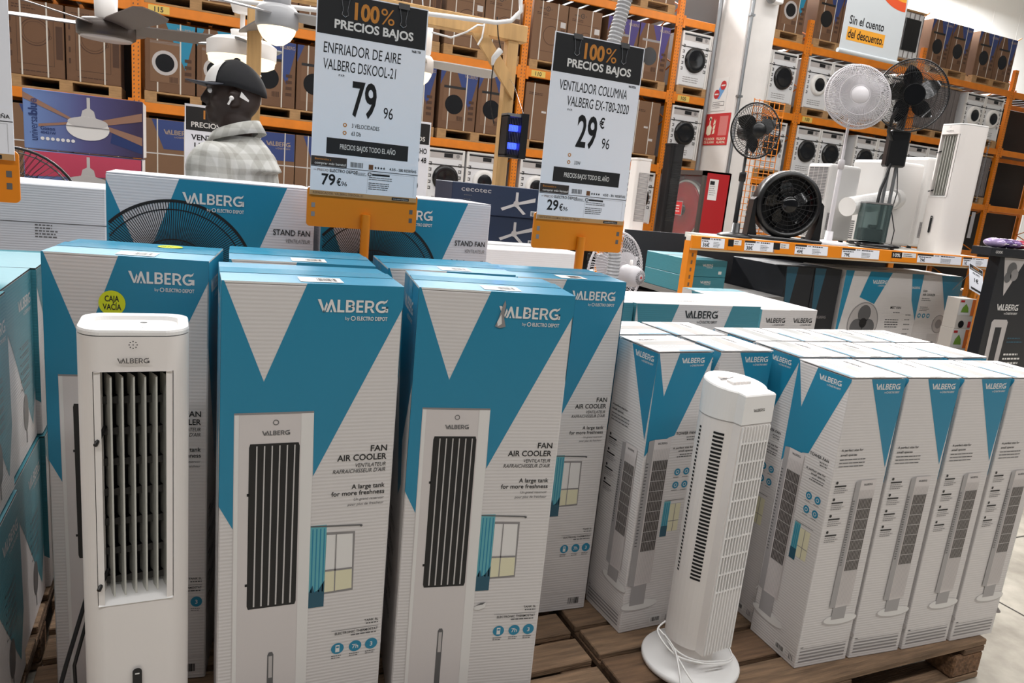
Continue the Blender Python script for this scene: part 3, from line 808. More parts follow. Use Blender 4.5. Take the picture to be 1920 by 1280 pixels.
for s_ in (0, 1): part('top_flap', stand_box, lambda b: b.box(.001, .001+s_*SD/2, SH, SW-.001, SD/2-.001+s_*SD/2, SH+.003, GREYB))
def sfp(b):
    pr = Pr(b, (0, 0, 0), (1, 0, 0), (0, 0, 1)); h = SH
    pr.poly([(0, h-.012), (0, h-.5), (.2, h-.5)][:3] and [(0, h-.015), (.135, h-.36), (0, h-.36)], PT, 0)
    pr.poly([(.182, h), (.475, h), (.33, h-.36), (.16, h-.36), (.11, h-.20)], PT, 0)
    pr.poly([(.11, h-.20), (.06, h-.36), (.16, h-.36)], PT, 0)
    fan_arc(pr, .168, h-.28, .222, h-.36, h-.02, .002, SW-.01)
    pr.circ(.168, h-.30, .07, PG3, 4, 24)
    pr.text('STAND FAN', SW-.012, h-.140, .0165, PK, 5, 'r', bold=.012, fit=.108)
    pr.text('VENTILATEUR', SW-.012, h-.162, .0115, PG3, 5, 'r', sh=.15, fit=.072)
    pr.text('Refresh yourself.', SW-.012, h-.200, .013, PK, 5, 'r', bold=.012, fit=.117)
part('front_print', stand_box, sfp)
part('brand_print', stand_box, lambda b: Pr(b, (0, 0, 0), (1, 0, 0), (0, 0, 1)).logo(.190, SH-.066, .165, PW, 5))
stand_box['label'] = 'grey and teal stand fan carton behind the carton with the yellow sticker'
stand_box.location = (-.205, 2.3, PALZ)
o = copy_tree(stand_box, 'grey and teal stand fan carton behind the pole of the 79 96 sign')
o.location = (.372, 2.3, PALZ); o.rotation_euler = (0, 0, R(.5))

# ================================================================== PRICE SIGNS
def price_sign(label, x, y, z0, s, lines, price, cents, bullets, ref, foot, stars, euro, base=.1446):
    """z0 = lower edge of the sheet; s = scale; sheet .305 wide"""
    t = thing('price_sign', label, 'sign', (x, y, 0), group='standing price signs')
    W, H = .305*s, .533*s
    def sheet(b):
        b.box(0, -.0012, z0, W, .0012, z0+H, PLILAC)
    part('paper_sheet', t, sheet)
    def pr_(b):
        pr = Pr(b, (0, -.0012, z0), (1, 0, 0), (0, 0, 1), .0003)
        k = s
        pr.rect(.003*k, .425*k, .302*k, .530*k, SIGNK, 0)
        pr.text('100', .100*k, .474*k, .040*k, PBR, 1, 'l', bold=.035, fit=.068*k); pr.text('%', .172*k, .474*k, .040*k, PBR, 1, 'l', fit=.038*k)
        pr.text('PRECIOS BAJOS', .157*k, .444*k, .021*k, PW, 1, 'c', bold=.03, fit=.218*k)
        pr.text(ref, .29*k, .414*k, .006*k, PK, 1, 'r', bold=.02)
        pr.text(lines[0][0], lines[0][1]*k, .378*k, .027*k, PK, 1, 'l', fit=lines[0][2]*k, sh=.03)
        pr.text(lines[1][0], lines[1][1]*k, .336*k, .027*k, PK, 1, 'l', fit=lines[1][2]*k, sh=.03)
        pr.text('P.V.P.', .065*k, .322*k, .005*k, PK, 1, 'l', bold=.02)
        pr.text(price, .104*k, .224*k, .088*k, PK, 1, 'l', bold=.02, fit=.068*k)
        pr.text(cents, .194*k, .226*k, .030*k, PK, 1, 'l', fit=.027*k)
        if euro: pr.text('€', .178*k, .285*k, .028*k, PK, 1, 'l', bold=.02, fit=.018*k)
        for i, bt in enumerate(bullets):
            pr.ringp(.088*k, (.196-.021*i)*k, .0055*k, .003*k, PBR, 1, 14)
            if bt: pr.text(bt, .107*k, (.191-.021*i)*k, .0105*k, PK, 1, 'l', bold=.004, sx=.7)
        pr.rect(.040*k, .115*k, .272*k, .158*k, SIGNK, 0)
        pr.text('PRECIOS BAJOS TODO EL AÑO', .156*k, .130*k, .0135*k, PW, 1, 'c', bold=.01, fit=.158*k)
    part('sheet_print', t, pr_)
    def info(b):
        b.box(0, -.0026, z0, W, -.0014, z0+.106*s, PLILAC)
        pr = Pr(b, (0, -.0026, z0), (1, 0, 0), (0, 0, 1), .0003); k = s
        pr.rect(0, .080*k, .098*k, .106*k, mat('dark_brown_tag', (54, 46, 42), .5), 0)
        pr.text('Bienvenidos a', .010*k, .096*k, .0055*k, PBR, 1, 'l', bold=.01); pr.text('comprar más barato!', .010*k, .0845*k, .0065*k, PW, 1, 'l', bold=.014, fit=.086*k)
        pr.bars(.108*k, .084*k, .036*k, .014*k, PG3, 1, 16)
        pr.rect(.160*k, .082*k, .173*k, .096*k, mat('brown_emblem', (110, 70, 40), .5), 0)
        pr.text('★★★★', .176*k, .085*k, .007*k, PK, 1, 'l', fit=.032*k)
        pr.text(stars, .300*k, .085*k, .0072*k, PK, 1, 'r', bold=.012, fit=.080*k)
        pr.rect(0, .0775*k, .305*k, .0792*k, PK, 0)
        pr.text('PRECIO', .018*k, .066*k, .0065*k, PBRN, 1, 'l', fit=.030*k); pr.rect(.008*k, .0685*k, .015*k, .0695*k, PBRN, 1)
        pr.text('ELECTRO DEPOT', .052*k, .066*k, .0078*k, PK, 1, 'l', bold=.016, fit=.078*k)
        pr.lines(.12*k, .0695*k, .04*k, 3, .003*k, .0012*k, PG3, 1)
        w = pr.text(price, .030*k, .030*k, .029*k, PK, 1, 'l', bold=.02, fit=.038*k)
        pr.text('€', .072*k, .030*k, .019*k, PK, 1, 'l', bold=.02, fit=.012*k); pr.text(cents, .085*k, .030*k, .012*k, PK, 1, 'l', fit=.016*k)
        pr.rect(.158*k, .016*k, .1585*k, .074*k, PG2, 0); pr.rect(.158*k, .0735*k, .295*k, .074*k, PG2, 0); pr.rect(.2945*k, .016*k, .295*k, .074*k, PG2, 0)
        pr.ringp(.164*k, .069*k, .0055*k, .0035*k, PK, 1, 14); pr.rect(.171*k, .0665*k, .222*k, .0715*k, PK, 1)
        pr.lines(.162*k, .060*k, .085*k, 2, .0055*k, .0018*k, PG3, 1); pr.lines(.162*k, .044*k, .075*k, 4, .0055*k, .0022*k, PG3, 1)
        pr.rect(0, 0, .305*k, .0125*k, mat('tan_strip', (186, 146, 98), .5), 0)
        pr.text(foot, .008*k, .0035*k, .0062*k, PBRN, 1, 'l', bold=.012, fit=.14*k); pr.rect(.232*k, .002*k, .283*k, .010*k, PK, 1); pr.text('www.electrodepot.es', .2575*k, .0045*k, .0034*k, PW, 2, 'c', fit=.045*k)
    part('info_label', t, info)
    def plate(b):
        b.prism(rrect(-.006*s, -.088*s, .311*s, .02*s, .01*s), 0, .006, ORANGE, axes=(0, 2, 1))
        for v in b.v: v.z += z0
        for v in b.v: v.y += .002
    part('orange_plate', t, plate)
    for u in (.006, .288):
        for v in (-.035, -.060):
            part('fixing_slot', t, lambda b: Pr(b, (0, .0018, z0), (1, 0, 0), (0, 0, 1), .0004).rect(u*s, v*s, (u+.010)*s, (v+.013)*s, PG2 if u < .1 else PG3, 0))
    def pole(b):
        xm = .159*s
        b.tube([(xm, -.0065, base+.001), (xm, -.0065, z0-.045*s)], .0135*s, ORANGE, 14)
        b.box(xm-.05, -.024, base, xm+.05, .05, base+.005, ORANGE)
    part('pole', t, pole)
    for u in (.075, .235):
        def clips(b):
            b.M = Matrix.Translation((0, 0, z0+H-.012))
            b.prism([(-.006, 0), (.006, 0), (.002, .016), (-.002, .016)], u*s-.016, u*s+.016, SIGNK, axes=(1, 2, 0))
        clip = part('binder_clip', t, clips)
        def loops(b):
            xm = u*s; zt = z0+H-.008
            b.tube([(xm-.012, -.003, zt), (xm-.006, -.004, zt-.035), (xm-.009, -.004, zt-.047), (xm, -.004, zt-.053), (xm+.009, -.004, zt-.047), (xm+.006, -.004, zt-.035), (xm+.012, -.003, zt)], .0009, CHROME, 5)
        part('clip_wire', clip, loops)
    return t
price_sign('tall price sign on an orange pole reading 79 96, behind the air cooler cartons', .3195, 2.19, 1.369, 1.033,
           (('ENFRIADOR DE AIRE', .022, .212), ('VALBERG DSKOOL-21', .022, .200)), '79', '96', ('3 VELOCIDADES', '63 Db'), '968178',
           'REFRESCADOR: VALBERG DSKOOL-21', '4.3/5 - 580 RESEÑAS', False)
price_sign('tall price sign on an orange pole reading 29 96, beside the ribbed duct', 1.034, 2.165, 1.352, 1.078,
           (('VENTILADOR COLUMNA', .030, .232), ('VALBERG EX-T80-2020', .060, .214)), '29', '96', ('', '33W'), '963826',
           'VENTILADOR COLUMNA: VALBERG EX-T80-2020', '4.5/5 - 301 RESEÑAS', True, .0006)
s3 = price_sign('cropped price sign on an orange plate at the left picture edge', -.53, 1.545, 1.408, .82,
                (('VENTILADOR DE PIE', .022, .2), ('VALBERG', .022, .1)), '34', '96', ('', ''), '960000', 'VENTILADOR', '4.2/5 - 1 RESEÑA', True)
s3.location = (-.268-.311*.82, 1.528, 0)

# ================================================================== STACKED TEAL CARTONS AT THE LEFT
LW, LD, LH = .42, .36, .478
sb = thing('fan_carton', 'x', 'carton', group='teal fan cartons stacked at the left edge')
part('carton_body', sb, lambda b: b.cbox(-LW, 0, 0, 0, LD, LH-.004, WHITE, .003))
for s_ in (0, 1):
    def lfl(b, s=s_):
        x0 = -LW+s*LW/2
        vs = [(x0+.001, -.001, LH-.004), (x0+LW/2-.001, -.001, LH-.004+.004*(1-s)), (x0+LW/2-.001, LD+.001, LH-.004+.004*(1-s)), (x0+.001, LD+.001, LH-.004)]
        top = [(x, y, z+.004) for x, y, z in vs]
        b.face(top, TEALD)
        for i in range(4): b.face([vs[i], vs[(i+1) % 4], top[(i+1) % 4], top[i]], PK)
    part('top_flap', sb, lfl)
def lpr(b):
    pr = box_pr(b, -LW, 0, 0, 0, LD, LH-.004, '+x')
    h, w = LH-.004, LD
    pr.poly([(0, h), (w, h), (w, .16), (w*.80, .10), (w*.38, h-.16)][:3]+[(w*.86, .05), (w*.30, h*.64)], TEALD, 0)
    pr.poly([(0, h), (w*.30, h*.64), (0, h*.9)], TEALD, 0)
    pr.logo(w*.50, h-.085, w*.44, PWb, 1)
    for k in range(6): pr.rect(w*.5, h*.62-.022*k, w*.53, h*.62-.022*k+.004, PK, 1); pr.lines(w*.56, h*.62-.022*k, w*.3, 2, .007, .0028, PG3, 1)
    pr.circ(w*.62, h*.24, .03, PG3, 1, 20, .05); pr.rect(w*.61, .03, w*.63, h*.2, PG3, 1)
    pr = box_pr(b, -LW, 0, 0, 0, LD, LH-.004, '-y')
    pr.poly([(0, h), (LW, h), (LW, h*.2), (LW*.4, h*.6)], TEALD, 0); pr.logo(LW*.4, h-.1, LW*.5, PWb, 1)
part('carton_print', sb, lpr)
n = 0
for lev in range(2):
    for j, y in enumerate((1.585, 1.952, 2.319)):
        o = sb if n == 0 else copy_tree(sb)
        nm = ('nearest', 'middle', 'farthest')[j]
        o['label'] = f'teal fan carton at the left edge, {nm} of three in the {"lower" if lev == 0 else "upper"} layer'
        o.location = (-.372-.012*(j % 2)-.006*lev, y+.004*lev, PALZ+lev*(LH+.0045)); n += 1
# pale cartons lying behind them
WL = carton('plain_white_carton', (196, 198, 204), .42)
for k in range(3):
    def pc(b, k=k):
        b.cbox(-1.1, 2.96, 0, -.265, 3.35, .432, WL, .004)
        pr = box_pr(b, -1.1, 2.96, 0, -.265, 3.35, .432, '-y')
        if k == 2: pr.text('CE', .80, .1, .035, PK, 0, 'r'); pr.lines(.62, .29, .07, 5, .01, .005, PG3, 0)
    t = thing('white_carton', f'long plain white carton, {("bottom", "middle", "top")[k]} of the stack behind the left teal cartons', 'carton', (0, 0, .0005+.4335*k), group='plain white cartons stacked behind the left teal cartons')
    part('carton_body', t, pc)
    part('lid_seam', t, lambda b: b.box(-1.101, 2.959, .30, -.264, 3.351, .303, PG3))
# ================================================================== PALLET RACKING
RY = 10.8
POSTS = (-3.4, -.6, 2.04, 4.68, 7.42, 10.23, 13.2, 16.06, 18.9)
LEV = {0: 1.02, 1: 2.03, 2: 3.22, 3: 4.42}
rack = thing('pallet_rack', 'long orange steel pallet rack across the back, loaded with cartons and washing machines', 'rack', (0, RY, 0))
def up_mesh(b):
    for y in (0, 1.0):
        b.box(-.05, y, 0, .05, y+.07, 4.85, RACKO)
    z = .1
    while z < 4.8:       # lattice between front and rear leg
        b.tube([(0, .07, z), (0, 1.0, z+.45)], .012, RACKO, 5, caps=False); b.tube([(0, 1.0, z+.45), (0, .07, z+.9)], .012, RACKO, 5, caps=False); z += .9
b_ = MB(); up_mesh(b_); upo = b_.build('upright', rack)
def perf(b):
    pr = Pr(b, (0, 0, 0), (1, 0, 0), (0, 0, 1), .001)
    for k in range(94):
        z = .12+.05*k
        for s in (-1, 1): pr.poly([(s*.026-.007, z), (s*.026+.007, z+.006), (s*.026+.007, z+.026), (s*.026-.007, z+.02)], PBRN, 0)
b_ = MB(); perf(b_); pfo = b_.build('perforation', upo); pfo['kind'] = 'stuff'
upo.location.x = POSTS[0]
for x in POSTS[1:]:
    u = upo.copy(); COL.objects.link(u); u.parent = rack; u.location.x = x
    q = pfo.copy(); COL.objects.link(q); q.parent = u
beams = {}
for k in range(len(POSTS)-1):
    xa, xb = POSTS[k]+.05, POSTS[k+1]-.05
    for lv, z in LEV.items():
        if lv == 0 and k not in (2, 3, 4, 5, 6): continue
        if lv == 3 and k < 3: continue
        for y in (-.005, 1.01):
            o = part('beam', rack, lambda b: (b.cbox(xa, y, z-.12, xb, y+.05, z, RACKO, .006), b.box(xa, y-.006, z-.16, xa+.045, y-.0005, z+.03, RACKO), b.box(xb-.045, y-.006, z-.16, xb, y-.0005, z+.03, RACKO)))
            if y < 0: beams[(k, lv)] = o
        part('shelf_deck', rack, lambda b: [b.box(xa+.02+i*(xb-xa-.04)/9, .05, z-.03, xa+.02+(i+.82)*(xb-xa-.04)/9, 1.0, z-.002, STEEL) for i in range(9)])
# dark sheets added for the shade behind the loads; the column bay's is grey
for k in range(len(POSTS)-1):
    zt = 5.5 if k == 4 else (4.3 if k >= 3 else 4.85)
    part('added_rear_sheet', rack, lambda b: b.box(POSTS[k]+.06, 1.065, .05, POSTS[k+1]-.06, 1.08, zt, mat('gap_shade_charcoal', (46, 42, 40), .8) if k != 4 else mat('grey_backing', (120, 120, 122), .7)))
def plate(k, lv, txt):
    def f(b):
        x = POSTS[k]+.14; z = LEV[lv]-.105
        b.box(x, -.009, z, x+.24, -.0052, z+.09, mat('yellow_plate', (222, 190, 96), .5))
        Pr(b, (x, -.009, z), (1, 0, 0), (0, 0, 1), .001).text(txt, .12, .018, .055, PK, 0, 'c', bold=.02)
    part('number_plate', beams[(k, lv)], f)
plate(1, 2, '115'); plate(3, 2, '110'); plate(4, 2, '105'); plate(5, 2, '100')

# ---- loads
BW, BD, BH = .585, .6, .85
def rack_pallet_proto():
    t = thing('rack_pallet', 'x', 'pallet', group='pallets on the rack')
    part('deck', t, lambda b: [b.box(0, y, .122, 1.2, y+.1, .144, WOODR) for y in (0, .125, .25, .375, .5, .625)])
    for x in (0, .53, 1.06):
        part('block', t, lambda b: b.box(x, .0, .022, x+.14, .7, .122, WOODR))
    part('base_board', t, lambda b: b.box(0, 0, 0, 1.2, .1, .022, WOODR))
    return t
PALP = rack_pallet_proto(); pal_used = [False]
def straps(b, w, h, mt=STRAP, n=2):
    for i in range(n):
        x = w*(i+.62)/(n+.2)-.02
        b.box(x-.008, -.003, 0, x+.008, -.001, h+.003, mt); b.box(x-.008, -.003, h+.0005, x+.008, BD, h+.003, mt)
BROWN = carton('brown_board', (108, 77, 54), .75)
BROWN2 = carton('tan_board', (120, 89, 65), .75)
NAVYB = mat('navy_carton_print', (44, 62, 118), .6)
INK = mat('brown_ink', (76, 52, 38), .8)
FILMK = mat('black_door_glass', (26, 26, 28), .2)
PROTO = {}
def proto(kind):
    if kind in PROTO: return PROTO[kind]
    t = thing('rack_load', 'x', 'carton')
    w, h = BW, BH
    if kind in ('outline', 'info', 'plain', 'blue', 'picture', 'purple'):
        t.name = 'appliance_carton'
        body = BROWN2 if kind in ('info', 'plain') else BROWN
        part('carton_body', t, lambda b: b.cbox(0, 0, 0, w, BD, h, body, .006))
        def art(b):
            pr = Pr(b, (0, 0, 0), (1, 0, 0), (0, 0, 1), .0012)
            if kind == 'outline':
                pr.ringp(.29, .50, .155, .145, INK, 0, 28); pr.ringp(.29, .50, .125, .120, INK, 0, 28); pr.ringp(.44, .46, .02, .014, INK, 0, 10)
                for z in (.13, .70): pr.rect(.1, z, .48, z+.005, INK, 0)
                pr.rect(.1, .13, .105, .70, INK, 0); pr.rect(.475, .13, .48, .70, INK, 0)
                for i in range(4): pr.rect(.03, .2+.13*i, .05, .26+.13*i, INK, 0)
                pr.rect(.5, .22, .57, .6, INK, 0); pr.lines(.06, .78, .25, 2, .03, .012, INK, 0); pr.lines(.12, .05, .4, 1, .02, .012, INK, 0)
            elif kind == 'info':
                pr.ringp(.24, .75, .035, .027, PK, 0, 16); pr.rect(.236, .735, .244, .765, PK, 1); pr.text('DEMRA', .19, .735, .02, PK, 0, 'r', bold=.01); pr.text('SI', .29, .738, .02, PK, 0)
                pr.lines(.06, .68, .25, 2, .022, .01, INK, 0)
                pr.ringp(.33, .38, .14, .132, INK, 0, 24); pr.rect(.14, .14, .53, .145, INK, 0); pr.rect(.14, .62, .53, .625, INK, 0)
                pr.rect(.47, .52, .56, .60, PWb, 0); pr.bars(.48, .38, .07, .12, INK, 0, 8)
            elif kind == 'plain':
                pr.lines(.06, .70, .3, 2, .022, .012, INK, 0); pr.rect(.30, .42, .38, .45, PWb, 0); pr.rect(.42, .22, .50, .26, PWb, 0)
            else:
                cb_ = {'blue': NAVYB, 'picture': PT, 'purple': mat('purple_print', (70, 58, 120), .6)}[kind]
                pr.poly([(.0, h-.004), (.09, h-.004), (0, .62)], cb_, 0); pr.poly([(.24, h-.004), (w-.004, h-.004), (w-.004, .76), (.47, .30), (.40, .45)], cb_, 0)
                pr.text('VALBERG', .57, .76, .04, mat('faded_print', (160, 140, 120), .7), 1, 'r', bold=.01, fit=.2)
                pr.rect(.06, .12, .40, .62, PBRN, 1); pr.rect(.06, .585, .40, .62, PK if kind == 'blue' else PG2, 2)
                if kind == 'picture':
                    pr.rect(.06, .12, .40, .62, BROWN2, 2); pr.circ(.23, .36, .15, PG1, 3, 24); pr.circ(.23, .36, .11, FILMK, 4, 24)
                else: pr.circ(.23, .36, .14, FILMK, 3, 24)
                for i in range(4): pr.rect(.46, .16+.08*i, .54, .20+.08*i, INK, 1)
                pr.bars(.28, .13, .1, .07, INK, 3, 8)
        part('carton_print', t, art)
    elif kind in ('whiteD', 'whiteL'):
        t.name = 'washing_machine'; t['category'] = 'washer'
        part('cabinet', t, lambda b: b.cbox(0, 0, .0, w, BD, h, WRAPW, .02))
        def fr(b):
            pr = Pr(b, (0, 0, 0), (1, 0, 0), (0, 0, 1), .0012)
            pr.rect(.04, h-.13, w-.04, h-.03, PG1, 0); pr.rect(.26, h-.11, .40, h-.05, PK, 1); pr.circ(.48, h-.08, .03, PG2, 1, 14)
            pr.rect(.02, h-.045, w-.02, h-.02, PK, 2)
            for i in range(5):
                for s in (.025, w-.085): pr.rect(s, .25+.09*i, s+.05, .30+.09*i, PG3, 0); pr.rect(s+.01, .265+.09*i, s+.03, .285+.09*i, PW, 1)
            pr.lines(.1, .14, .4, 3, .035, .012, PG2, 0)
        part('panel_print', t, fr)
        def door(b):
            b.M = Matrix.Translation((.30, 0, .43)) @ Matrix.Rotation(R(90), 4, 'X')
            r = .205 if kind == 'whiteD' else .19
            b.lathe([(0, .03), (r*.55, .035), (r*.75, .05), (r*.98, .035), (r, .0)], FILMK if kind == 'whiteD' else PLASTW, 28)
            if kind == 'whiteL': b.lathe([(0, .055), (r*.55, .055), (r*.62, .05)], FILMK, 24)
        part('porthole_door', t, door)
        part('corner_guard', t, lambda b: [b.box(x, -.006, 0, x+.035, .03, h+.012, PW) for x in (-.004, w-.031)] and b.box(0, -.004, h-.01, w, BD, h+.014, PW))
        part('strap', t, lambda b: b.box(-.003, -.010, .62, w+.003, -.006, .632, PK))
    elif kind in ('greywrap', 'darkwrap'):
        t.name = 'wrapped_appliance'
        part('film_wrap', t, lambda b: b.cbox(0, 0, .01, w, BD, h, WRAPG if kind == 'greywrap' else WRAPW, .02))
        part('wrap_fold', t, lambda b: [b.tube([(.05+.13*i, -.006, .02), (.07+.12*i, -.010, .42), (.05+.13*i, -.006, h-.02)], .008, WRAPG, 5) for i in range(5)])
        if kind == 'darkwrap':
            part('dark_panel', t, lambda b: b.cbox(.08, -.02, .15, w-.08, .02, h-.12, FILMK, .01))
        part('top_board', t, lambda b: b.box(-.02, -.02, h, w+.02, BD, h+.03, WOODR))
    if t.name.startswith('appliance_carton'):
        part('strap', t, lambda b: straps(b, w, h))
    PROTO[kind] = [t, False]
    return PROTO[kind]
KINDLAB = {'outline': 'brown carton with washer drawing', 'info': 'tan carton with a round mark', 'plain': 'plain tan appliance carton',
           'blue': 'brown washer carton with navy wedges', 'picture': 'brown washer carton with teal wedges', 'purple': 'brown carton with purple wedges',
           'whiteD': 'film-wrapped white washer with black door', 'whiteL': 'film-wrapped white washer with pale door ring', 'greywrap': 'grey film-wrapped appliance', 'darkwrap': 'white wrapped appliance with dark panel'}
BAYN = ('leftmost bay', 'bay beside plate 115', 'bay left of plate 110', 'bay of plate 110', 'bay behind the column', 'bay behind the banner', 'rightmost loaded bay', 'last bay')
LEVN = {0: 'low', 1: 'lower', 2: 'middle', 3: 'top'}
def put(kind, x, y, z, label):
    p = proto(kind); o = p[0] if not p[1] else copy_tree(p[0]); p[1] = True
    o['label'] = label; o['group'] = 'rack loads: '+KINDLAB[kind]
    o.location = (x, y, z)
    return o
LOADS = {(0, 1): ['outline', 'outline'], (1, 1): ['picture', 'blue'], (2, 1): ['blue', 'blue'], (3, 1): ['plain', 'plain'], (4, 1): ['whiteD', 'whiteD'], (5, 1): ['whiteD', 'whiteD'], (6, 1): ['whiteL', 'greywrap'],
         (1, 2): ['info', 'outline'], (2, 2): ['outline', 'info'], (3, 2): ['info', 'purple'], (4, 2): ['whiteD', 'whiteD'], (5, 2): ['whiteL', 'whiteL'], (6, 2): ['greywrap', 'whiteL'],
         (3, 3): ['plain', 'plain'], (4, 3): [None, 'picture'], (5, 3): ['blue', 'darkwrap'], (6, 3): ['blue', 'blue']}
rnd = random.Random(7)
for (k, lv), kinds in LOADS.items():
    xa, xb = POSTS[k]+.07, POSTS[k+1]-.07
    mid = (xa+xb)/2
    for j, kd in enumerate(kinds):
        if kd is None: continue
        x0 = (xa+.012 if j == 0 else max(mid+.02, xb-1.30))+rnd.uniform(0, .012)
        if xb-x0 < 1.21 and j == 1: x0 = xb-1.21
        z = LEV[lv]+.001
        p = PALP if not pal_used[0] else copy_tree(PALP); pal_used[0] = True
        p['label'] = f'wooden pallet, {("left", "right")[j]} one on the {LEVN[lv]} level, {BAYN[k]}'
        p.location = (x0, RY+.0, z)
        for i in range(2):
            pos = ordinal(j*2+i)
            put(kd, x0+.006+i*.602, RY+.02, z+.1455, f'{KINDLAB[kd]}, {pos} from left, {LEVN[lv]} level, {BAYN[k]}')
# washers on show on the low level
for k, xs in ((2, (3.37, 3.88)), (3, (4.80, 5.45, 6.1, 6.75)), (4, (7.6, 8.25, 8.9, 9.55)), (5, (10.4, 11.05, 11.7))):
    for i, x in enumerate(xs):
        w_ = put('whiteD' if (k+i) % 2 == 0 else 'whiteL', x if k > 2 else x-.10+.12*i, RY+.02, LEV[0]+.001, f'unboxed white washer on the low level, {ordinal(i)} from left, {BAYN[k]}')
# tall fridge cartons standing on the floor under the left bays
fr_ = thing('fridge_carton', 'x', 'carton', group='fridge cartons under the rack')
part('carton_body', fr_, lambda b: b.cbox(0, 0, .002, .62, .62, 1.84, BROWN2, .006))
def fpr(b):
    pr = Pr(b, (0, 0, 0), (1, 0, 0), (0, 0, 1), .0015)
    pr.poly([(.10, 1.835), (.615, 1.835), (.615, 1.47), (.24, 1.47)], NAVYB, 0); pr.logo(.24, 1.66, .32, mat('faded_print', (160, 140, 120), .7), 1)
    pr.rect(0, 1.40, .62, 1.415, PWb, 0); pr.lines(.1, .8, .3, 4, .05, .02, INK, 0)
part('carton_print', fr_, fpr)
part('strap', fr_, lambda b: [b.box(x, -.004, .002, x+.014, -.002, 1.843, STRAP) for x in (.16, .48)])
for i, x in enumerate((-2.62, -1.96, -1.30, -.53, .10, .73, 1.36)):
    o = fr_ if i == 0 else copy_tree(fr_)
    o['label'] = f'tall brown fridge carton with navy wedge on the floor, {ordinal(i)} from left'
    o.location = (x, RY-.02, 0)

# ================================================================== CLUTTER BEFORE THE LEFT BAYS
# ceiling fan cartons
ufan = thing('ceiling_fan_carton', 'x', 'carton', group='ceiling fan cartons in a stack')
def ub_mat():
    m = mat('sunset_blue_print', (96, 118, 168), .4); nt = m.node_tree; b = nt.nodes['Principled BSDF']
    tc = nt.nodes.new('ShaderNodeTexCoord'); sp = nt.nodes.new('ShaderNodeSeparateXYZ'); r = nt.nodes.new('ShaderNodeValToRGB')
    nt.links.new(tc.outputs['Generated'], sp.inputs[0]); nt.links.new(sp.outputs['X'], r.inputs['Fac']); nt.links.new(r.outputs['Color'], b.inputs['Base Color'])
    e = r.color_ramp.elements
    e[0].color = srgb(112, 138, 190); e[0].position = .05; e[1].color = srgb(58, 46, 78); e[1].position = .95
    x = e.new(.5); x.color = srgb(84, 82, 130)
    return m
UB = ub_mat()
part('carton_body', ufan, lambda b: b.cbox(0, 0, 0, .504, .30, .274, UB, .003))
def ufp(b):
    pr = Pr(b, (0, 0, 0), (1, 0, 0), (0, 0, 1), .0006)
    # blades, canopy, bowl
    bl_ = mat('print_oak', (150, 112, 92), .5)
    for pts in ([(0, .228), (.19, .150), (.20, .158), (0, .258)][:4], [(.06, .105), (.19, .13), (.19, .14), (.06, .118)], [(.30, .155), (.50, .218), (.50, .178), (.33, .138)], [(.34, .12), (.50, .06), (.50, .10), (.34, .14)]): pr.poly(pts, bl_, 1)
    pr.poly([(.235, .165), (.243, .20), (.262, .212), (.262, .262), (.276, .262), (.276, .212), (.292, .20), (.30, .165)], PWb, 2)
    pr.circ(.265, .118, .092, PW, 2, 30, .056); pr.circ(.265, .145, .085, PWb, 3, 30, .026); pr.rect(.174, .122, .356, .126, PG2, 4)
    pr.poly([(.36, .06), (.50, .02), (.50, .09), (.37, .12)], PBLUE, 0)
    for i in range(7): pr.circ(.075+.021*i, .052, .008, PW, 1, 12)
    pr.text('Gason', .068, .092, .016, PBLUE, 1, 'l', bold=.02); pr.text('40421W', .068, .074, .012, PBLUE, 1, 'l', bold=.02)
    p2 = Pr(b, (.056, 0, .04), (0, 0, 1), (-1, 0, 0), .0006)
    p2.text('universal', 0, 0, .034, PBLUE, 1, 'l', fit=.115); p2.text('blue', .117, 0, .034, PBLUE, 1, 'l', bold=.03, fit=.075)
part('carton_print', ufan, ufp)
part('end_print', ufan, lambda b: Pr(b, (.504, 0, 0), (0, 1, 0), (0, 0, 1), .0006).rect(.004, .004, .296, .270, PWb, 0))
for k in range(6):
    o = ufan if k == 0 else copy_tree(ufan)
    o['label'] = 'blue and purple ceiling fan carton, '+('bottom of the stack', 'second from bottom of the stack', 'third from bottom of the stack', 'third from top of the stack', 'just under the topmost one', 'topmost of the stack, left of the man')[k]
    o.location = (-.716+.006*(k % 2), 4.2, .001+.2798*k)
    if k == 4:
        part('red_print', o, lambda b: Pr(b, (0, 0, 0), (1, 0, 0), (0, 0, 1), .0016).poly([(.004, .27), (.5, .27), (.5, .18), (.004, .15)], mat('print_pink', (196, 70, 96), .4), 0))

def guard(b, c, rad, depth, mt, n=48, wire=.0012, hub=.05, back=True, tilt=None):
    """round fan guard facing -y in local space: rims, radial wires, centre badge ring"""
    cxx, cyy, czz = c
    b.ring((cxx, cyy, czz), rad, .006, mt, 48, 6, 'Y')
    for s in ((-1, 1) if back else (-1,)):
        for rr, f in ((.93, .55), (.62, .93), (.30, 1.0)):
            b.ring((cxx, cyy+s*depth*f, czz), rad*rr, wire*1.3, mt, 32, 4, 'Y')
        for k in range(n):
            a = 2*math.pi*k/n; ca, sa = math.cos(a), math.sin(a); tw = .25
            pts = []
            for t in (0, .3, .62, .93, 1.0):
                r_ = hub+(rad-hub)*t if t else hub
                aa = a+tw*(1-t); f = {0: 1.0, .3: 1.0, .62: .93, .93: .55, 1.0: 0}[t]
                pts.append((cxx+r_*math.cos(aa), cyy+s*depth*f, czz+r_*math.sin(aa)))
            b.tube(pts, wire, mt, 3, caps=False)
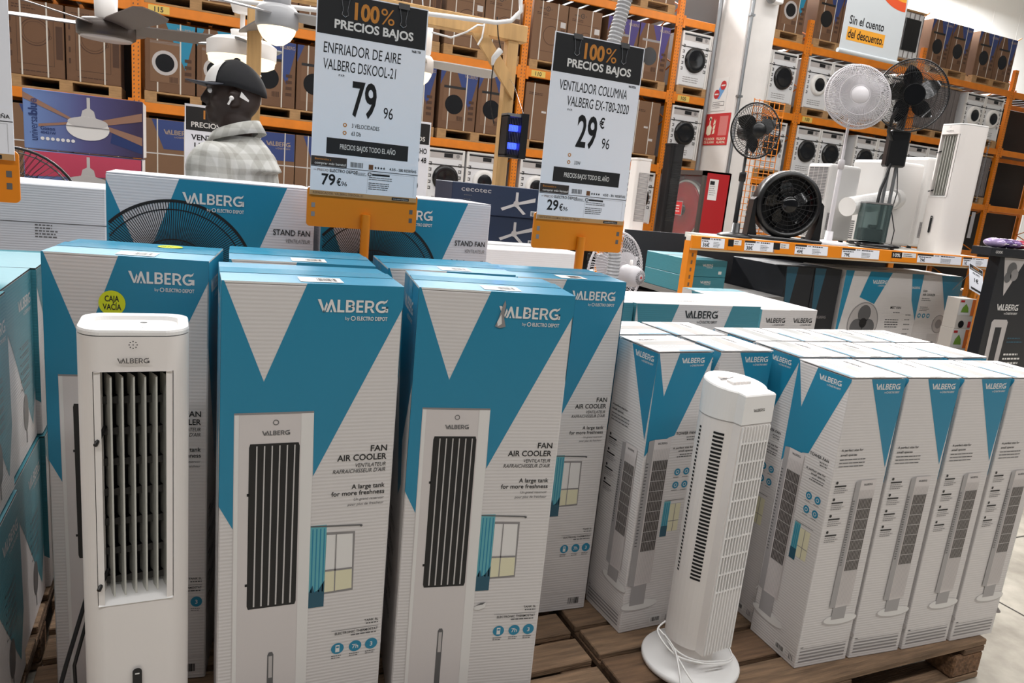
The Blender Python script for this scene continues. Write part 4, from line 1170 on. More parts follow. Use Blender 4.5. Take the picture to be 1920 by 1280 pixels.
def blades(b, c, rad, mt, n=3, w=1.15, pitch=.5):
    for k in range(n):
        a0 = 2*math.pi*k/n+.3
        top = []; N = 8
        for i in range(N+1):
            t = i/N; r_ = .03+(rad-.03)*t; hw = w*math.sin(math.pi*min(1, .18+.82*t)**.8)*.5+.12*(1-t)
            for s in (-1, 1):
                a = a0+s*hw+.25*t
                top.append((c[0]+r_*math.cos(a), c[1]+s*pitch*.03, c[2]+r_*math.sin(a)))
        b.mesh(top, [(2*i, 2*i+1, 2*i+3, 2*i+2) for i in range(N)], mt, True)
def pedestal_fan(name, label, loc, rz, rad, hub_z, body, blade_mt, base_r, pole_mt=None, tilt=0.0, wire=.0012, nw=64):
    t = thing(name, label, 'fan', loc, rz)
    pm = pole_mt or body
    part('base', t, lambda b: b.lathe([(0, .001), (base_r, .001), (base_r, .012), (base_r*.8, .024), (.03, .034), (.028, .10), (0, .10)], body, 36))
    part('pole', t, lambda b: b.tube([(0, .02, .05), (0, .02, hub_z*.55), (0, .02, hub_z*.56), (0, .02, hub_z-.02)], [.017, .017, .011, .011], pm, 10))
    part('pole_collar', t, lambda b: b.lathe([(.018, 0), (.024, .004), (.024, .06), (.018, .07)], body, 14, c=(0, .02, hub_z*.53)))
    T = Matrix.Translation((0, 0, hub_z)) @ Matrix.Rotation(tilt, 4, 'X')
    def mo(b):
        b.M = T @ Matrix.Rotation(R(-90), 4, 'X'); b.lathe([(0, .0), (.055, .0), (.062, .02), (.060, .09), (.045, .125), (0, .13)], body, 20)
    part('motor_housing', t, mo)
    def gd(b): b.M = T; guard(b, (0, -.06, 0), rad, .045, body, nw, wire)
    part('wire_guard', t, gd)
    def bd(b): b.M = T; blades(b, (0, -.06, 0), rad*.86, blade_mt)
    part('fan_blades', t, bd)
    def hb(b):
        b.M = T @ Matrix.Translation((0, -.104, 0)) @ Matrix.Rotation(R(90), 4, 'X'); b.lathe([(0, .008), (rad*.26, .008), (rad*.28, .0)], body, 24, caps=False)
    part('badge', t, hb)
    return t
pedestal_fan('pedestal_fan', 'black pedestal fan half hidden behind the white cartons at the left', (-.66, 3.62, 0), R(5), .25, 1.155, BLACKP, BLACKP, .2, nw=70)
# pine display frame
fr2 = thing('pine_frame', 'pine timber display frame with posts, header beam and diagonal brace', 'frame', (0, 3.85, 0))
for x in (.282, 1.585, -2.2):
    part('post', fr2, lambda b: b.cbox(x-.031, -.03, 0, x+.031, .03, 2.2, PINE, .004))
part('header_beam', fr2, lambda b: b.cbox(-2.3, -.035, 2.2, 1.66, .035, 2.285, PINE, .004))
part('brace', fr2, lambda b: b.prism([(1.34, 2.20), (1.43, 2.20), (1.60, 2.00), (1.60, 1.90)], -.055, -.031, PINE, axes=(0, 2, 1)))
hook = MB()
hook.tube([(-1.5, 3.70, 2.05), (.16, 3.70, 2.125), (.55, 3.70, 2.15), (1.06, 3.70, 2.225), (1.43, 3.70, 2.247), (1.51, 3.70, 2.268), (1.56, 3.70, 2.325), (1.55, 3.70, 2.39), (1.50, 3.70, 2.5), (1.5, 3.72, 3.4)], .011, PLASTW, 10)
tag(hook.build('cable_conduit'), 'white plastic conduit bent upwards along the pine header beam', 'conduit')
cab = MB()
cab.tube([(1.12, 3.78, 2.16), (1.22, 3.77, 2.15), (1.30, 3.77, 2.19), (1.36, 3.78, 2.235), (1.40, 3.79, 2.24)], .005, PLASTW, 6)
cab.tube([(1.40, 3.79, 2.25), (1.39, 3.78, 2.18), (1.37, 3.78, 2.14)], .005, PLASTW, 6)
tag(cab.build('white_cable'), 'loose white cable looped over the pine header beam', 'cable')
ck = MB()
ck.tube([(1.46, 3.77, 2.29), (1.47, 3.76, 2.2), (1.49, 3.76, 2.14), (1.46, 3.76, 2.10), (1.455, 3.76, 2.0), (1.46, 3.76, 1.85), (1.49, 3.76, 1.76)], .0035, BLACKP, 6)
ck.tube([(1.49, 3.76, 2.13), (1.455, 3.755, 2.085), (1.45, 3.755, 2.05)], [.018, .015, .006], PLASTW, 8)
tag(ck.build('hanging_flex'), 'thin black flex with a white plug hanging from the pine beam', 'cable')

# ---- ceiling fans on show
BRZ = mat('dark_bronze_metal', (74, 66, 62), .4, .3); TAUPE = mat('taupe_blade', (92, 82, 78), .5)
GLOW = mat('lit_opal_glass', (255, 246, 220), .4, emit=(255, 240, 205), estr=1.15)
def ceiling_fan(label, loc, n, blen, bw, body, blade, light, can_h, rod, a0=0.0, hubr=.12, droop=0.0, rim=None):
    t = thing('ceiling_fan', label, 'fan', loc, group='ceiling fans on show')
    part('motor_hub', t, lambda b: b.lathe([(0, .035), (hubr*.8, .035), (hubr, .015), (hubr, -.045), (hubr*.9, -.055), (0, -.055)], body, 30))
    def c_(b):
        b.lathe([(0, .03), (.045, .03), (.055, .05), (.06, .05+can_h), (0, .05+can_h)], rim or body, 20)
        if rod: b.tube([(0, 0, .03), (0, 0, rod)], .012, rim or body, 10); b.lathe([(0, rod-.06), (.05, rod-.05), (.065, rod), (0, rod)], rim or body, 18)
    part('mounting_can', t, c_)
    for k in range(n):
        a = a0+2*math.pi*k/n
        def bl2(b):
            b.M = Matrix.Rotation(a, 4, 'Z') @ Matrix.Rotation(droop, 4, 'Y') @ Matrix.Translation((hubr*.75, 0, .005)) @ Matrix.Rotation(R(-13), 4, 'X')
            o = [(0, -bw*.36), (blen*.15, -bw*.42), (blen*.85, -bw*.5), (blen*.97, -bw*.36), (blen, 0), (blen*.97, bw*.40), (blen*.85, bw*.5), (blen*.15, bw*.42), (0, bw*.36)]
            b.prism(o, -.003, .003, blade)
        part('blade', t, bl2)
    if light == 'bowl': part('light_bowl', t, lambda b: b.lathe([(0, -.125), (hubr*.35, -.118), (hubr*.65, -.098), (hubr*.85, -.07), (hubr*.9, -.055)], GLOW, 28), 'lit opal glass bowl')
    if light == 'disc': part('light_disc', t, lambda b: b.lathe([(0, -.062), (hubr*.84, -.062), (hubr*.88, -.055)], mat('unlit_opal', (176, 170, 170), .3), 28), 'unlit opal disc')
    if light == 'ring':
        part('light_drum', t, lambda b: b.lathe([(hubr*1.03, .012), (hubr*1.03, -.06)], body, 32)); part('light_disc', t, lambda b: b.lathe([(0, -.105), (hubr*.8, -.105), (hubr*.97, -.09), (hubr*1.0, -.0585)], GLOW, 32), 'lit opal drum')
    return t
ceiling_fan('dark bronze ceiling fan with five taupe blades hung at the upper left', (-.41, 4.8, 2.07), 5, .50, .17, BRZ, TAUPE, 'disc', .16, 0, R(8), .145, R(-3), PLASTW)
ceiling_fan('grey ceiling fan with lit opal bowl in front of the pine post', (.342, 3.45, 2.055), 3, .36, .11, mat('silver_grey_plastic', (176, 176, 178), .35), mat('silver_blade', (150, 148, 148), .4), 'bowl', .12, 0, R(-18), .088, R(4))
ceiling_fan('round white ceiling fan lamp with lit drum above the man', (.262, 4.4, 2.03), 3, .10, .10, PLASTW, STEEL, 'ring', .03, .22, R(30), .172)
ceiling_fan('white ceiling fan with lit lamp half hidden behind the 79 96 sign', (1.19, 4.2, 2.07), 3, .44, .13, PLASTW, mat('pale_grey_blade', (182, 180, 180), .4), 'bowl', .2, 0, R(6), .075)
rails = MB()
rails.tube([(-3, 4.6, 3.2), (4, 4.6, 3.2)], .02, STEEL, 8)
for x, y, z in ((-.41, 4.8, 2.28), (.342, 3.45, 2.22), (.262, 4.4, 2.25), (1.19, 4.2, 2.32)):
    rails.tube([(x, y, z-.01), (x, 4.6, 3.2)], .004, STEEL, 5)
for x in (-2.5, .5, 3.5): rails.tube([(x, 4.6, 3.2), (x, 4.6, 9.0)], .006, STEEL, 5)
tag(rails.build('hanging_rail'), 'steel rail and wires from which the ceiling fans hang', 'rail')
# insect killer lamp on the right post
zap = thing('insect_killer_lamp', 'black insect killer with glowing blue tubes hung on the pine post', 'lamp', (1.50, 3.60, 1.60))
part('frame', zap, lambda b: (b.box(0, 0, 0, .012, .09, .20, BLACKP), b.box(.075, -.012, -.012, .115, .1, .215, BLACKP), b.box(0, 0, -.01, .115, .09, .004, BLACKP), b.box(0, 0, .195, .115, .09, .21, STEEL), b.box(.0, .08, 0, .1, .09, .2, BLACKP)))
BLU = mat('violet_blue_tube', (40, 60, 255), .3, emit=(40, 60, 255), estr=6.0)
for z in (.05, .14): part('tube_lamp', zap, lambda b: b.tube([(.012, .04, z), (.075, .04, z)], .016, BLU, 10))
part('killing_grid', zap, lambda b: [b.tube([(.012+.009*i, .006, .004), (.012+.009*i, .006, .195)], .001, STEEL, 4) for i in range(8)])
part('hanging_wire', zap, lambda b: b.tube([(.10, .03, .215), (.07, .12, .36), (.07, .19, .40)], .0012, CHROME, 5))

# ---- cartons of ceiling fans with pale line artwork
NAVC = mat('deep_navy_carton', (30, 44, 70), .45)
cec = thing('navy_fan_carton', 'x', 'carton', group='navy ceiling fan cartons in a stack')
part('carton_body', cec, lambda b: b.cbox(0, 0, 0, .47, .28, .1435, NAVC, .003))
def cp(b):
    pr = Pr(b, (0, 0, 0), (1, 0, 0), (0, 0, 1), .0006)
    pr.text('cecotec', .045, .105, .022, PG1, 1, 'l', fit=.15)
    pr.lines(.06, .085, .05, 3, .02, .004, PG3, 1)
    for x, y in ((.33, .05), ): 
        pr.rect(x-.006, y, x+.008, y+.07, PWb, 1); pr.poly([(x, y+.02), (x+.10, y+.05), (x+.10, y+.03), (x, y+.008)], PWb, 2); pr.poly([(x, y+.02), (x-.08, y-.01), (x-.07, y-.022), (x, y+.006)], PWb, 2)
        pr.circ(x, y+.015, .016, PG1, 3, 12); pr.poly([(x, y), (x+.04, y-.035), (x+.055, y-.03), (x+.012, y+.008)], PWb, 2)
    pr.rect(.41, .012, .445, .036, PW, 1); pr.bars(.413, .015, .028, .017, PK, 2, 7); pr.rect(.0, .06, .04, .063, PG3, 1)
part('carton_print', cec, cp)
for k in range(10):
    o = cec if k == 0 else copy_tree(cec)
    o['label'] = (f'navy ceiling fan carton, {ordinal(9-k)} from the top in the stack of ten' if k else 'navy ceiling fan carton, lowest in the stack of ten') if k < 9 else 'navy ceiling fan carton, topmost in the stack right of the 79 96 sign'
    o.location = (1.128+.004*(k % 3), 3.3, .001+.1441*k); o.rotation_euler = (0, 0, R((k % 3)-1))
# small hanging price cards
def price_card(label, loc, rz, w, h, lines, tiltx=0.0, tilty=0.0):
    t = thing('price_card', label, 'sign', loc); t.rotation_euler = (tiltx, tilty, rz)
    part('card', t, lambda b: b.box(0, -.001, 0, w, .001, h, PLILAC))
    def f(b):
        pr = Pr(b, (0, -.001, 0), (1, 0, 0), (0, 0, 1), .0006)
        pr.rect(w*.02, h*.78, w*.98, h*.98, SIGNK, 0)
        for (s_, x, y, hh, mt, fit) in lines: pr.text(s_, x*w, y*h, hh*h, mt, 1, 'c', bold=.02, fit=fit*w)
        pr.rect(w*.1, h*.06, w*.9, h*.14, SIGNK, 0)
    part('card_print', t, f)
    return t
HDR = [('100%', .5, .885, .07, PBR, .42), ('PRECIOS BAJOS', .5, .81, .042, PW, .8)]
t_ = price_card('price card reading VENTILADOR, partly hidden behind the man', (-.02, 5.0, 1.05), 0, .36, .69, HDR+[('VENTILADOR', .5, .70, .045, PK, .8), ('UNIVERSAL', .5, .63, .045, PK, .7), ('24', .5, .35, .16, PK, .3)])
part('stand', t_, lambda b: b.tube([(.18, .004, -1.045), (.18, .004, .3)], .01, ORANGE, 8))
t_ = price_card('price card for a ceiling fan, right of the 79 96 sign', (1.05, 4.55, 1.16), 0, .335, .62, HDR+[('VENTILADOR TECHO', .5, .69, .05, PK, .9), ('CECOTEC AERO 48', .5, .60, .05, PK, .9), ('34', .5, .34, .16, PK, .35), ('€', .74, .43, .06, PK, .08), ('90', .76, .34, .06, PK, .12)])
part('stand', t_, lambda b: b.tube([(.17, .004, -1.155), (.17, .004, .3)], .01, ORANGE, 8))
# ================================================================== THE MAN
man = thing('person', 'man in a dark cap and pale checked shirt facing left behind the cartons', 'person', (.160, 3.24, 0), R(-30))
man.scale = (1, 1, .985)
HM = Matrix.Translation((.006, 0, 0)) @ Matrix.Rotation(R(22), 4, 'Z')
def remesh(o, vox, it=6, fac=.5):
    m = o.modifiers.new('remesh', 'REMESH'); m.mode = 'VOXEL'; m.voxel_size = vox; m.use_smooth_shade = True
    s = o.modifiers.new('smooth', 'SMOOTH'); s.factor = fac; s.iterations = it
    return o
def limb(b, pts, rs, mt):
    """tapered capsule chain"""
    b.tube(pts, rs, mt, 14)
    for p, r_ in zip(pts, rs): b.ell(p, (r_, r_, r_), mt, 14, 8)
def bodyf(b):
    S = SKIN
    b.M = HM
    b.ell((.005, 0, 1.722), (.100, .077, .108), S, 20, 14); b.ell((-.030, 0, 1.655), (.066, .056, .058), S, 16, 10)
    b.ell((-.072, 0, 1.618), (.028, .030, .022), S, 12, 8); b.ell((-.106, 0, 1.690), (.020, .018, .016), S, 12, 8)
    b.tube([(-.088, 0, 1.738), (-.110, 0, 1.692)], [.010, .015], S, 10); b.ell((-.088, 0, 1.655), (.020, .028, .010), S, 12, 8); b.ell((-.085, 0, 1.641), (.020, .026, .010), S, 12, 8)
    b.ell((-.082, 0, 1.748), (.018, .052, .012), S, 12, 8)
    for s in (-1, 1):
        b.M = HM
        b.ell((.012, s*.079, 1.698), (.022, .011, .034), S, 12, 8); b.ell((.006, s*.084, 1.712), (.018, .010, .016), S, 12, 8); b.ell((.002, s*.080, 1.674), (.011, .010, .012), S, 10, 8)
        b.ell((-.060, s*.045, 1.685), (.025, .02, .025), S, 12, 8)
        b.M = Matrix.Identity(4)
        limb(b, [(.01, s*.185, 1.43), (.035, s*.235, 1.17), (-.10, s*.225, .985)], [.052, .042, .030], S)
        # hand: palm, four fingers, thumb, slightly curled
        px, py, pz = -.125, s*.222, .945
        b.ell((px-.008, py, pz), (.040, .018, .046), S, 12, 8)
        for i, (dx, ln) in enumerate(((-.028, .072), (-.010, .082), (.008, .076), (.024, .060))):
            p0 = Vector((px+dx, py, pz-.032)); p1 = p0+Vector((-.012, -s*.004, -ln*.5)); p2 = p1+Vector((-.006, -s*.016, -ln*.45))
            limb(b, [p0, p1, p2], [.0100, .0092, .0080], S)
        limb(b, [(px-.034, py-s*.008, pz+.012), (px-.060, py-s*.018, pz-.018), (px-.064, py-s*.026, pz-.046)], [.012, .0105, .009], S)
        limb(b, [(0, s*.088, .92), (-.012, s*.098, .50), (.015, s*.10, .10)], [.085, .058, .042], S)
    limb(b, [(.028, 0, 1.46), (.012, 0, 1.62)], [.066, .062], S)
    b.ell((.0, 0, 1.30), (.11, .165, .20), S, 16, 10); b.ell((.0, 0, 1.04), (.11, .15, .18), S, 16, 10)
remesh(part('body', man, bodyf), .0075, 4)
def checks():
    m = mat('pale_check_cotton', (190, 190, 186), .85, bump=.35, bscale=22)
    nt = m.node_tree; b = nt.nodes['Principled BSDF']; tc = nt.nodes.new('ShaderNodeTexCoord'); last = None
    for ax in ('X', 'Y', 'Z'):
        w = nt.nodes.new('ShaderNodeTexWave'); w.bands_direction = ax; w.inputs['Scale'].default_value = 5.2; w.inputs['Distortion'].default_value = 2.2; w.inputs['Detail'].default_value = 1.0; w.inputs['Detail Scale'].default_value = .6
        nt.links.new(tc.outputs['Object'], w.inputs['Vector'])
        r = nt.nodes.new('ShaderNodeValToRGB'); r.color_ramp.elements[0].position = .55; r.color_ramp.elements[1].position = .70
        r.color_ramp.elements[0].color = (1, 1, 1, 1); r.color_ramp.elements[1].color = (.84, .835, .82, 1)
        nt.links.new(w.outputs['Fac'], r.inputs['Fac'])
        if last is None: last = r.outputs['Color']
        else:
            mx = nt.nodes.new('ShaderNodeMix'); mx.data_type = 'RGBA'; mx.blend_type = 'MULTIPLY'; mx.inputs['Factor'].default_value = 1
            nt.links.new(last, mx.inputs['A']); nt.links.new(r.outputs['Color'], mx.inputs['B']); last = mx.outputs['Result']
    mx = nt.nodes.new('ShaderNodeMix'); mx.data_type = 'RGBA'; mx.blend_type = 'MULTIPLY'; mx.inputs['Factor'].default_value = 1
    mx.inputs['A'].default_value = srgb(190, 190, 186); nt.links.new(last, mx.inputs['B']); nt.links.new(mx.outputs['Result'], b.inputs['Base Color'])
    return m
CHK = checks()
def shirtf(b):
    S = CHK
    b.ell((.015, 0, 1.345), (.155, .215, .20), S, 20, 14); b.ell((.05, 0, 1.43), (.115, .20, .105), S, 20, 12); b.ell((0, 0, 1.10), (.155, .19, .26), S, 20, 14)
    b.tube([(.0, 0, .86), (0, 0, .93)], [.150, .150], S, 20)
    limb(b, [(.025, -.195, 1.448), (.025, .195, 1.448)], [.080, .080], S)
    b.tube([(.035, 0, 1.42), (.032, 0, 1.51), (.028, 0, 1.555)], [.17, .12, .082], S, 18)
    for s in (-1, 1):
        limb(b, [(.015, s*.195, 1.425), (.03, s*.222, 1.30), (.042, s*.245, 1.165), (-.02, s*.24, 1.085), (-.088, s*.228, 1.005)], [.088, .080, .070, .060, .050], S)
remesh(part('shirt', man, shirtf), .009, 5)
def collar(b):
    n = 22; vs = []
    for ring_, (r0, z, fx) in enumerate(((.080, 1.545, 0), (.077, 1.588, 0), (.084, 1.590, 0), (.108, 1.545, 0))):
        for k in range(n+1):
            a = R(198+324*k/n-18); drop = .0
            c = math.cos(a); zz = z+.034*c+(-.02 if (k in (0, n) and ring_ == 3) else 0)
            vs.append((.018+r0*c*1.08, r0*math.sin(a), zz))
    b.mesh(vs, [(i*(n+1)+k, i*(n+1)+k+1, (i+1)*(n+1)+k+1, (i+1)*(n+1)+k) for i in range(3) for k in range(n)], CHK, True)
co = part('shirt_collar', man, collar); sd = co.modifiers.new('thickness', 'SOLIDIFY'); sd.thickness = .003
JEAN = mat('dark_trousers', (44, 46, 58), .85, bump=.2)
def trousers(b):
    for s in (-1, 1): limb(b, [(0, s*.088, .90), (-.012, s*.098, .50), (.012, s*.10, .11)], [.10, .078, .068], JEAN)
    b.ell((0, 0, .93), (.14, .175, .13), JEAN, 18, 10)
remesh(part('trousers', man, trousers), .012, 3)
for s in (-1, 1):
    def shoe(b, s=s):
        b.ell((-.045, s*.10, .045), (.135, .048, .044), BLACKP, 18, 10); b.ell((.02, s*.10, .06), (.065, .046, .06), BLACKP, 14, 8); b.box(-.16, s*.10-.04, .0015, .08, s*.10+.04, .022, BLACKP)
    remesh(part('shoe', man, shoe), .008, 2)
CAPK = mat('black_cap_cotton', (20, 20, 24), .85, bump=.1)
def capf(b):
    b.M = HM
    n, m_ = 28, 8; vs = []
    for i in range(m_+1):
        ph = R(90*i/m_)
        for k in range(n):
            th = 2*math.pi*k/n; cc = math.cos(ph)
            vs.append((.010+.112*cc*math.cos(th), .090*cc*math.sin(th), 1.742+.108*math.sin(ph)+-.022*cc*max(0, math.cos(th))))
    b.mesh(vs, [(i*n+k, i*n+(k+1) % n, (i+1)*n+(k+1) % n, (i+1)*n+k) for i in range(m_) for k in range(n)], CAPK, True)
    b.ell((.010, 0, 1.851), (.010, .010, .006), CAPK, 10, 6)
cp_ = part('cap', man, capf); sd = cp_.modifiers.new('thickness', 'SOLIDIFY'); sd.thickness = .004; sd.offset = 1
def brim(b):
    b.M = HM
    o_, i_ = [], []
    for k in range(17):
        a = R(105+150*k/16); o_.append((-.030+.148*math.cos(a)*1.0, .098*math.sin(a), 1.752-.016*abs(math.sin(a))**2+.006)); i_.append((.010+.110*math.cos(a), .088*math.sin(a), 1.752))
    vs = o_+i_; b.mesh(vs, [(k, k+1, 17+k+1, 17+k) for k in range(16)], mat('grey_cap_brim', (62, 64, 72), .8), True)
br = part('cap_brim', cp_, brim); sd = br.modifiers.new('thickness', 'SOLIDIFY'); sd.thickness = .004
def patch(b):
    b.M = HM
    vs = []; n = 10
    for i in range(6):
        ph = R(6+52*i/5)
        for k in range(n+1):
            th = R(138+96*k/n); cc = math.cos(ph); vs.append((.010+.1195*cc*math.cos(th), .0975*cc*math.sin(th), 1.742+.1155*math.sin(ph)))
    b.mesh(vs, [(i*(n+1)+k, i*(n+1)+k+1, (i+1)*(n+1)+k+1, (i+1)*(n+1)+k) for i in range(5) for k in range(n)], PW, True)
part('cap_front_panel', cp_, patch, 'white front panel')
def capmark(b):
    b.M = HM
    b.face([(.030, -.0975, 1.705), (.062, -.0925, 1.690), (.064, -.0920, 1.697), (.036, -.0965, 1.726)], PW)
    b.face([(.098, -.052, 1.80), (.105, -.045, 1.795), (.104, -.043, 1.803)], PW)
part('cap_mark', cp_, capmark)
for s in (-1, 1):
    def bud(b, s=s):
        b.M = HM
        b.ell((.0, s*.092, 1.698), (.009, .008, .009), PW, 10, 8); b.tube([(0, s*.096, 1.696), (-.012, s*.094, 1.672)], .0042, PW, 8)
    part('earbud', man, bud, 'white wireless earbud')
    part('eye', man, lambda b: (setattr(b, 'M', HM), b.ell((-.082, s*.033, 1.722), (.012, .014, .010), PW, 12, 8), b.ell((-.091, s*.033, 1.722), (.005, .006, .006), BLACKG, 10, 6)))

# ================================================================== BEHIND THE RIGHT CARTONS
# white cartons behind the rear air cooler carton
for k in range(2):
    t = thing('white_carton', f'plain white carton behind the 29 96 sign, {("lower", "upper")[k]} of two', 'carton', (1.04, 2.68, .0005+.5995*k), group='plain white cartons behind the 29 96 sign')
    part('carton_body', t, lambda b: b.cbox(0, 0, 0, .478, .36, .598, carton('bright_white_carton', (226, 226, 226), .42), .004))
    part('tape', t, lambda b: b.box(0, .15, .598, .478, .21, .599, TAPEW))
# long teal and white cartons
lb = thing('long_carton', 'x', 'carton', group='long teal and white cartons')
def lbb(b): b.cbox(0, 0, 0, .62, .30, .155, WHITE, .003)
part('carton_body', lb, lbb)
def lbp(b):
    pr = Pr(b, (0, 0, 0), (1, 0, 0), (0, 0, 1), .0005)
    pr.poly([(0, .153), (.20, .153), (.145, .0), (.03, .0)], TEALD, 0); pr.poly([(.47, .153), (.62, .153), (.62, 0), (.42, 0)], TEALD, 0)
    p2 = Pr(b, (0, .3, 0), (0, -1, 0), (0, 0, 1), .0005); p2.poly([(.05, .153), (.3, .153), (.3, 0), (.12, 0)], TEALD, 0)
    pt = Pr(b, (0, 0, .155), (1, 0, 0), (0, 1, 0), .0005); pt.text('VALBERG', .22, .06, .02, PK, 0); pt.rect(.05, .10, .25, .2, PG1, 0)
part('carton_print', lb, lbp)
part('brand_print', lb, lambda b: Pr(b, (0, 0, 0), (1, 0, 0), (0, 0, 1), .0006).logo(.232, .098, .168, PK, 1))
def base_cart(label, x, y, w, d, h, z=PALZ):
    t = thing('plain_carton', label, 'carton', (x, y, z), group='plain cartons supporting the long cartons')
    part('carton_body', t, lambda b: b.cbox(0, 0, 0, w, d, h, WL, .004)); part('tape', t, lambda b: b.box(0, d/2-.025, h-.0002, w, d/2+.025, h+.0006, TAPEW))
base_cart('plain carton hidden under the long carton with black lettering', 1.575, 2.34, .64, .32, .752)
base_cart('plain carton hidden under the two narrow-ended cartons', 2.36, 2.50, .40, .62, .718)
lb['label'] = 'long teal and white carton with black lettering across, behind the tower fan cartons'
lb.location = (1.59, 2.35, PALZ+.754)
o = copy_tree(lb, 'teal long carton half hidden behind the rear air cooler carton')
o.location = (.962, 2.36, .898)
base_cart('plain carton hidden under the half hidden long carton', .98, 2.365, .58, .28, .896, .001)
for i, x in enumerate((2.372, 2.548)):
    t = thing('long_carton', f'long white carton with lettering on its narrow end, {("left", "right")[i]} of the pair', 'carton', (x, 2.51+.01*i, PALZ+.72), group='long teal and white cartons')
    part('carton_body', t, lambda b: b.cbox(0, 0, 0, .172, .60, .150, WHITE, .003))
    def lep(b):
        Pr(b, (0, 0, 0), (1, 0, 0), (0, 0, 1), .0005).logo(.028, .088, .118, PK, 0)
        p = Pr(b, (0, .6, 0), (0, -1, 0), (0, 0, 1), .0005); p.poly([(.08, .148), (.6, .148), (.6, 0), (.14, 0)], TEALD, 0)
        q = Pr(b, (0, 0, .15), (1, 0, 0), (0, 1, 0), .0005); q.rect(.02, .2, .15, .3, PG1, 0); q.rect(.0, .5, .172, .6, TEALD, 0)
    part('carton_print', t, lep)
# white pedestal fan seen from behind
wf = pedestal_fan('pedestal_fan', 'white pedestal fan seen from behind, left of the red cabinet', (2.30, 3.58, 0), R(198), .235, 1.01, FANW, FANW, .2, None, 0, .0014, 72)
def vent(b):
    b.M = Matrix.Translation((0, 0, 1.01)) @ Matrix.Rotation(R(-90), 4, 'X')
    for k in range(24):
        a = 2*math.pi*k/24; c, s = math.cos(a), math.sin(a)
        b.face([(.02*c-.0012*s, .02*s+.0012*c, .1315), (.02*c+.0012*s, .02*s-.0012*c, .1315), (.042*c+.0016*s, .042*s-.0016*c, .1285), (.042*c-.0016*s, .042*s+.0016*c, .1285)], VOID)
    b.lathe([(0, .1335), (.008, .1335)], PRED, 10)
part('rear_vent', wf, vent)
part('oscillation_knob', wf, lambda b: b.lathe([(0, .09), (.008, .09), (.010, .058), (.010, .05)], PLASTW2, 12, c=(0, .05, 1.01)))
# flexible duct
dk = thing('flexible_duct', 'ribbed grey plastic duct rising behind the 29 96 sign', 'duct', (0, 0, 0))
def duct(b):
    P = [Vector((1.84, 2.98, .147)), Vector((1.85, 2.98, .7)), Vector((1.856, 2.98, 1.15)), Vector((1.80, 2.98, 1.6)), Vector((1.712, 2.98, 2.10)), Vector((1.75, 2.98, 2.32)), Vector((1.79, 3.0, 2.8)), Vector((1.8, 3.0, 3.6))]
    pts, rs = [], []
    for i in range(len(P)-1):
        n = max(4, int((P[i+1]-P[i]).length/.008))
        for k in range(n): pts.append(P[i].lerp(P[i+1], k/n)); rs.append(.028 if len(pts) % 2 else .033)
    b.tube(pts, rs, mat('pvc_grey', (168, 168, 170), .35), 14, smooth=False)
part('ribbed_hose', dk, duct)
part('hanger_wire', dk, lambda b: b.tube([(1.8, 3.0, 3.6), (1.8, 3.0, 9.0)], .003, STEEL, 5))

# ---- rear gondola with tower fans
g2 = thing('display_shelf', 'orange edged display shelf with tower fans, left of the red cabinet', 'shelf', (3.72, 5.9, 0))
part('shelf_board', g2, lambda b: b.box(0, 0, 1.06, .86, .5, 1.1, PLASTW)); part('price_rail', g2, lambda b: b.box(0, -.012, 1.03, .86, 0, 1.115, ORANGE))
for x in (.04, .79): part('upright', g2, lambda b: b.box(x, .0, 0, x+.05, .05, 1.06, ORANGE)); part('upright', g2, lambda b: b.box(x, .44, 0, x+.05, .49, 1.06, ORANGE))
part('price_ticket', g2, lambda b: (b.box(.12, -.015, 1.035, .36, -.0125, 1.11, PW), Pr(b, (.12, -.015, 1.035), (1, 0, 0), (0, 0, 1), .0008).rect(.01, .05, .1, .07, PK, 0), Pr(b, (.12, -.015, 1.035), (1, 0, 0), (0, 0, 1), .0008).text('39', .02, .01, .03, PK, 0)))
def slim_tower(label, loc, w, d, h, mt, lv):
    t = thing('tower_fan', label, 'fan', loc)
    part('base_disc', t, lambda b: b.lathe([(0, .001), (w*.95, .001), (w*.95, .012), (w*.5, .024), (0, .024)], mt, 28))
    part('column_body', t, lambda b: b.prism(rrect(-w/2, -d/2, w/2, d/2, w*.25), .02, h, mt))
    part('side_louvre', t, lambda b: [b.box(-w*.36, -d/2-.002, h*.18+i*h*.66/40, w*.36, -d/2+.001, h*.18+(i+.5)*h*.66/40, lv) for i in range(40)])
    part('control_cap', t, lambda b: b.prism(rrect(-w/2-.004, -d/2-.004, w/2+.004, d/2+.004, w*.25), h, h+.02, mt))
    return t
slim_tower('slim white tower fan on the rear shelf, beside the 29 96 sign', (3.98, 6.13, 1.1), .16, .16, .70, PLASTW2, PG2)
slim_tower('tall slim black tower fan beside the red fire hose cabinet', (4.13+.19, 6.10, 1.1), .15, .15, .87, BLACKP, BLACKG)
pedestal_fan('pedestal_fan', 'black desk fan half hidden by the edge of the 29 96 sign', (3.86-.02, 6.62, 0), R(60), .2, 1.45, BLACKP, BLACKP, .2, nw=40)
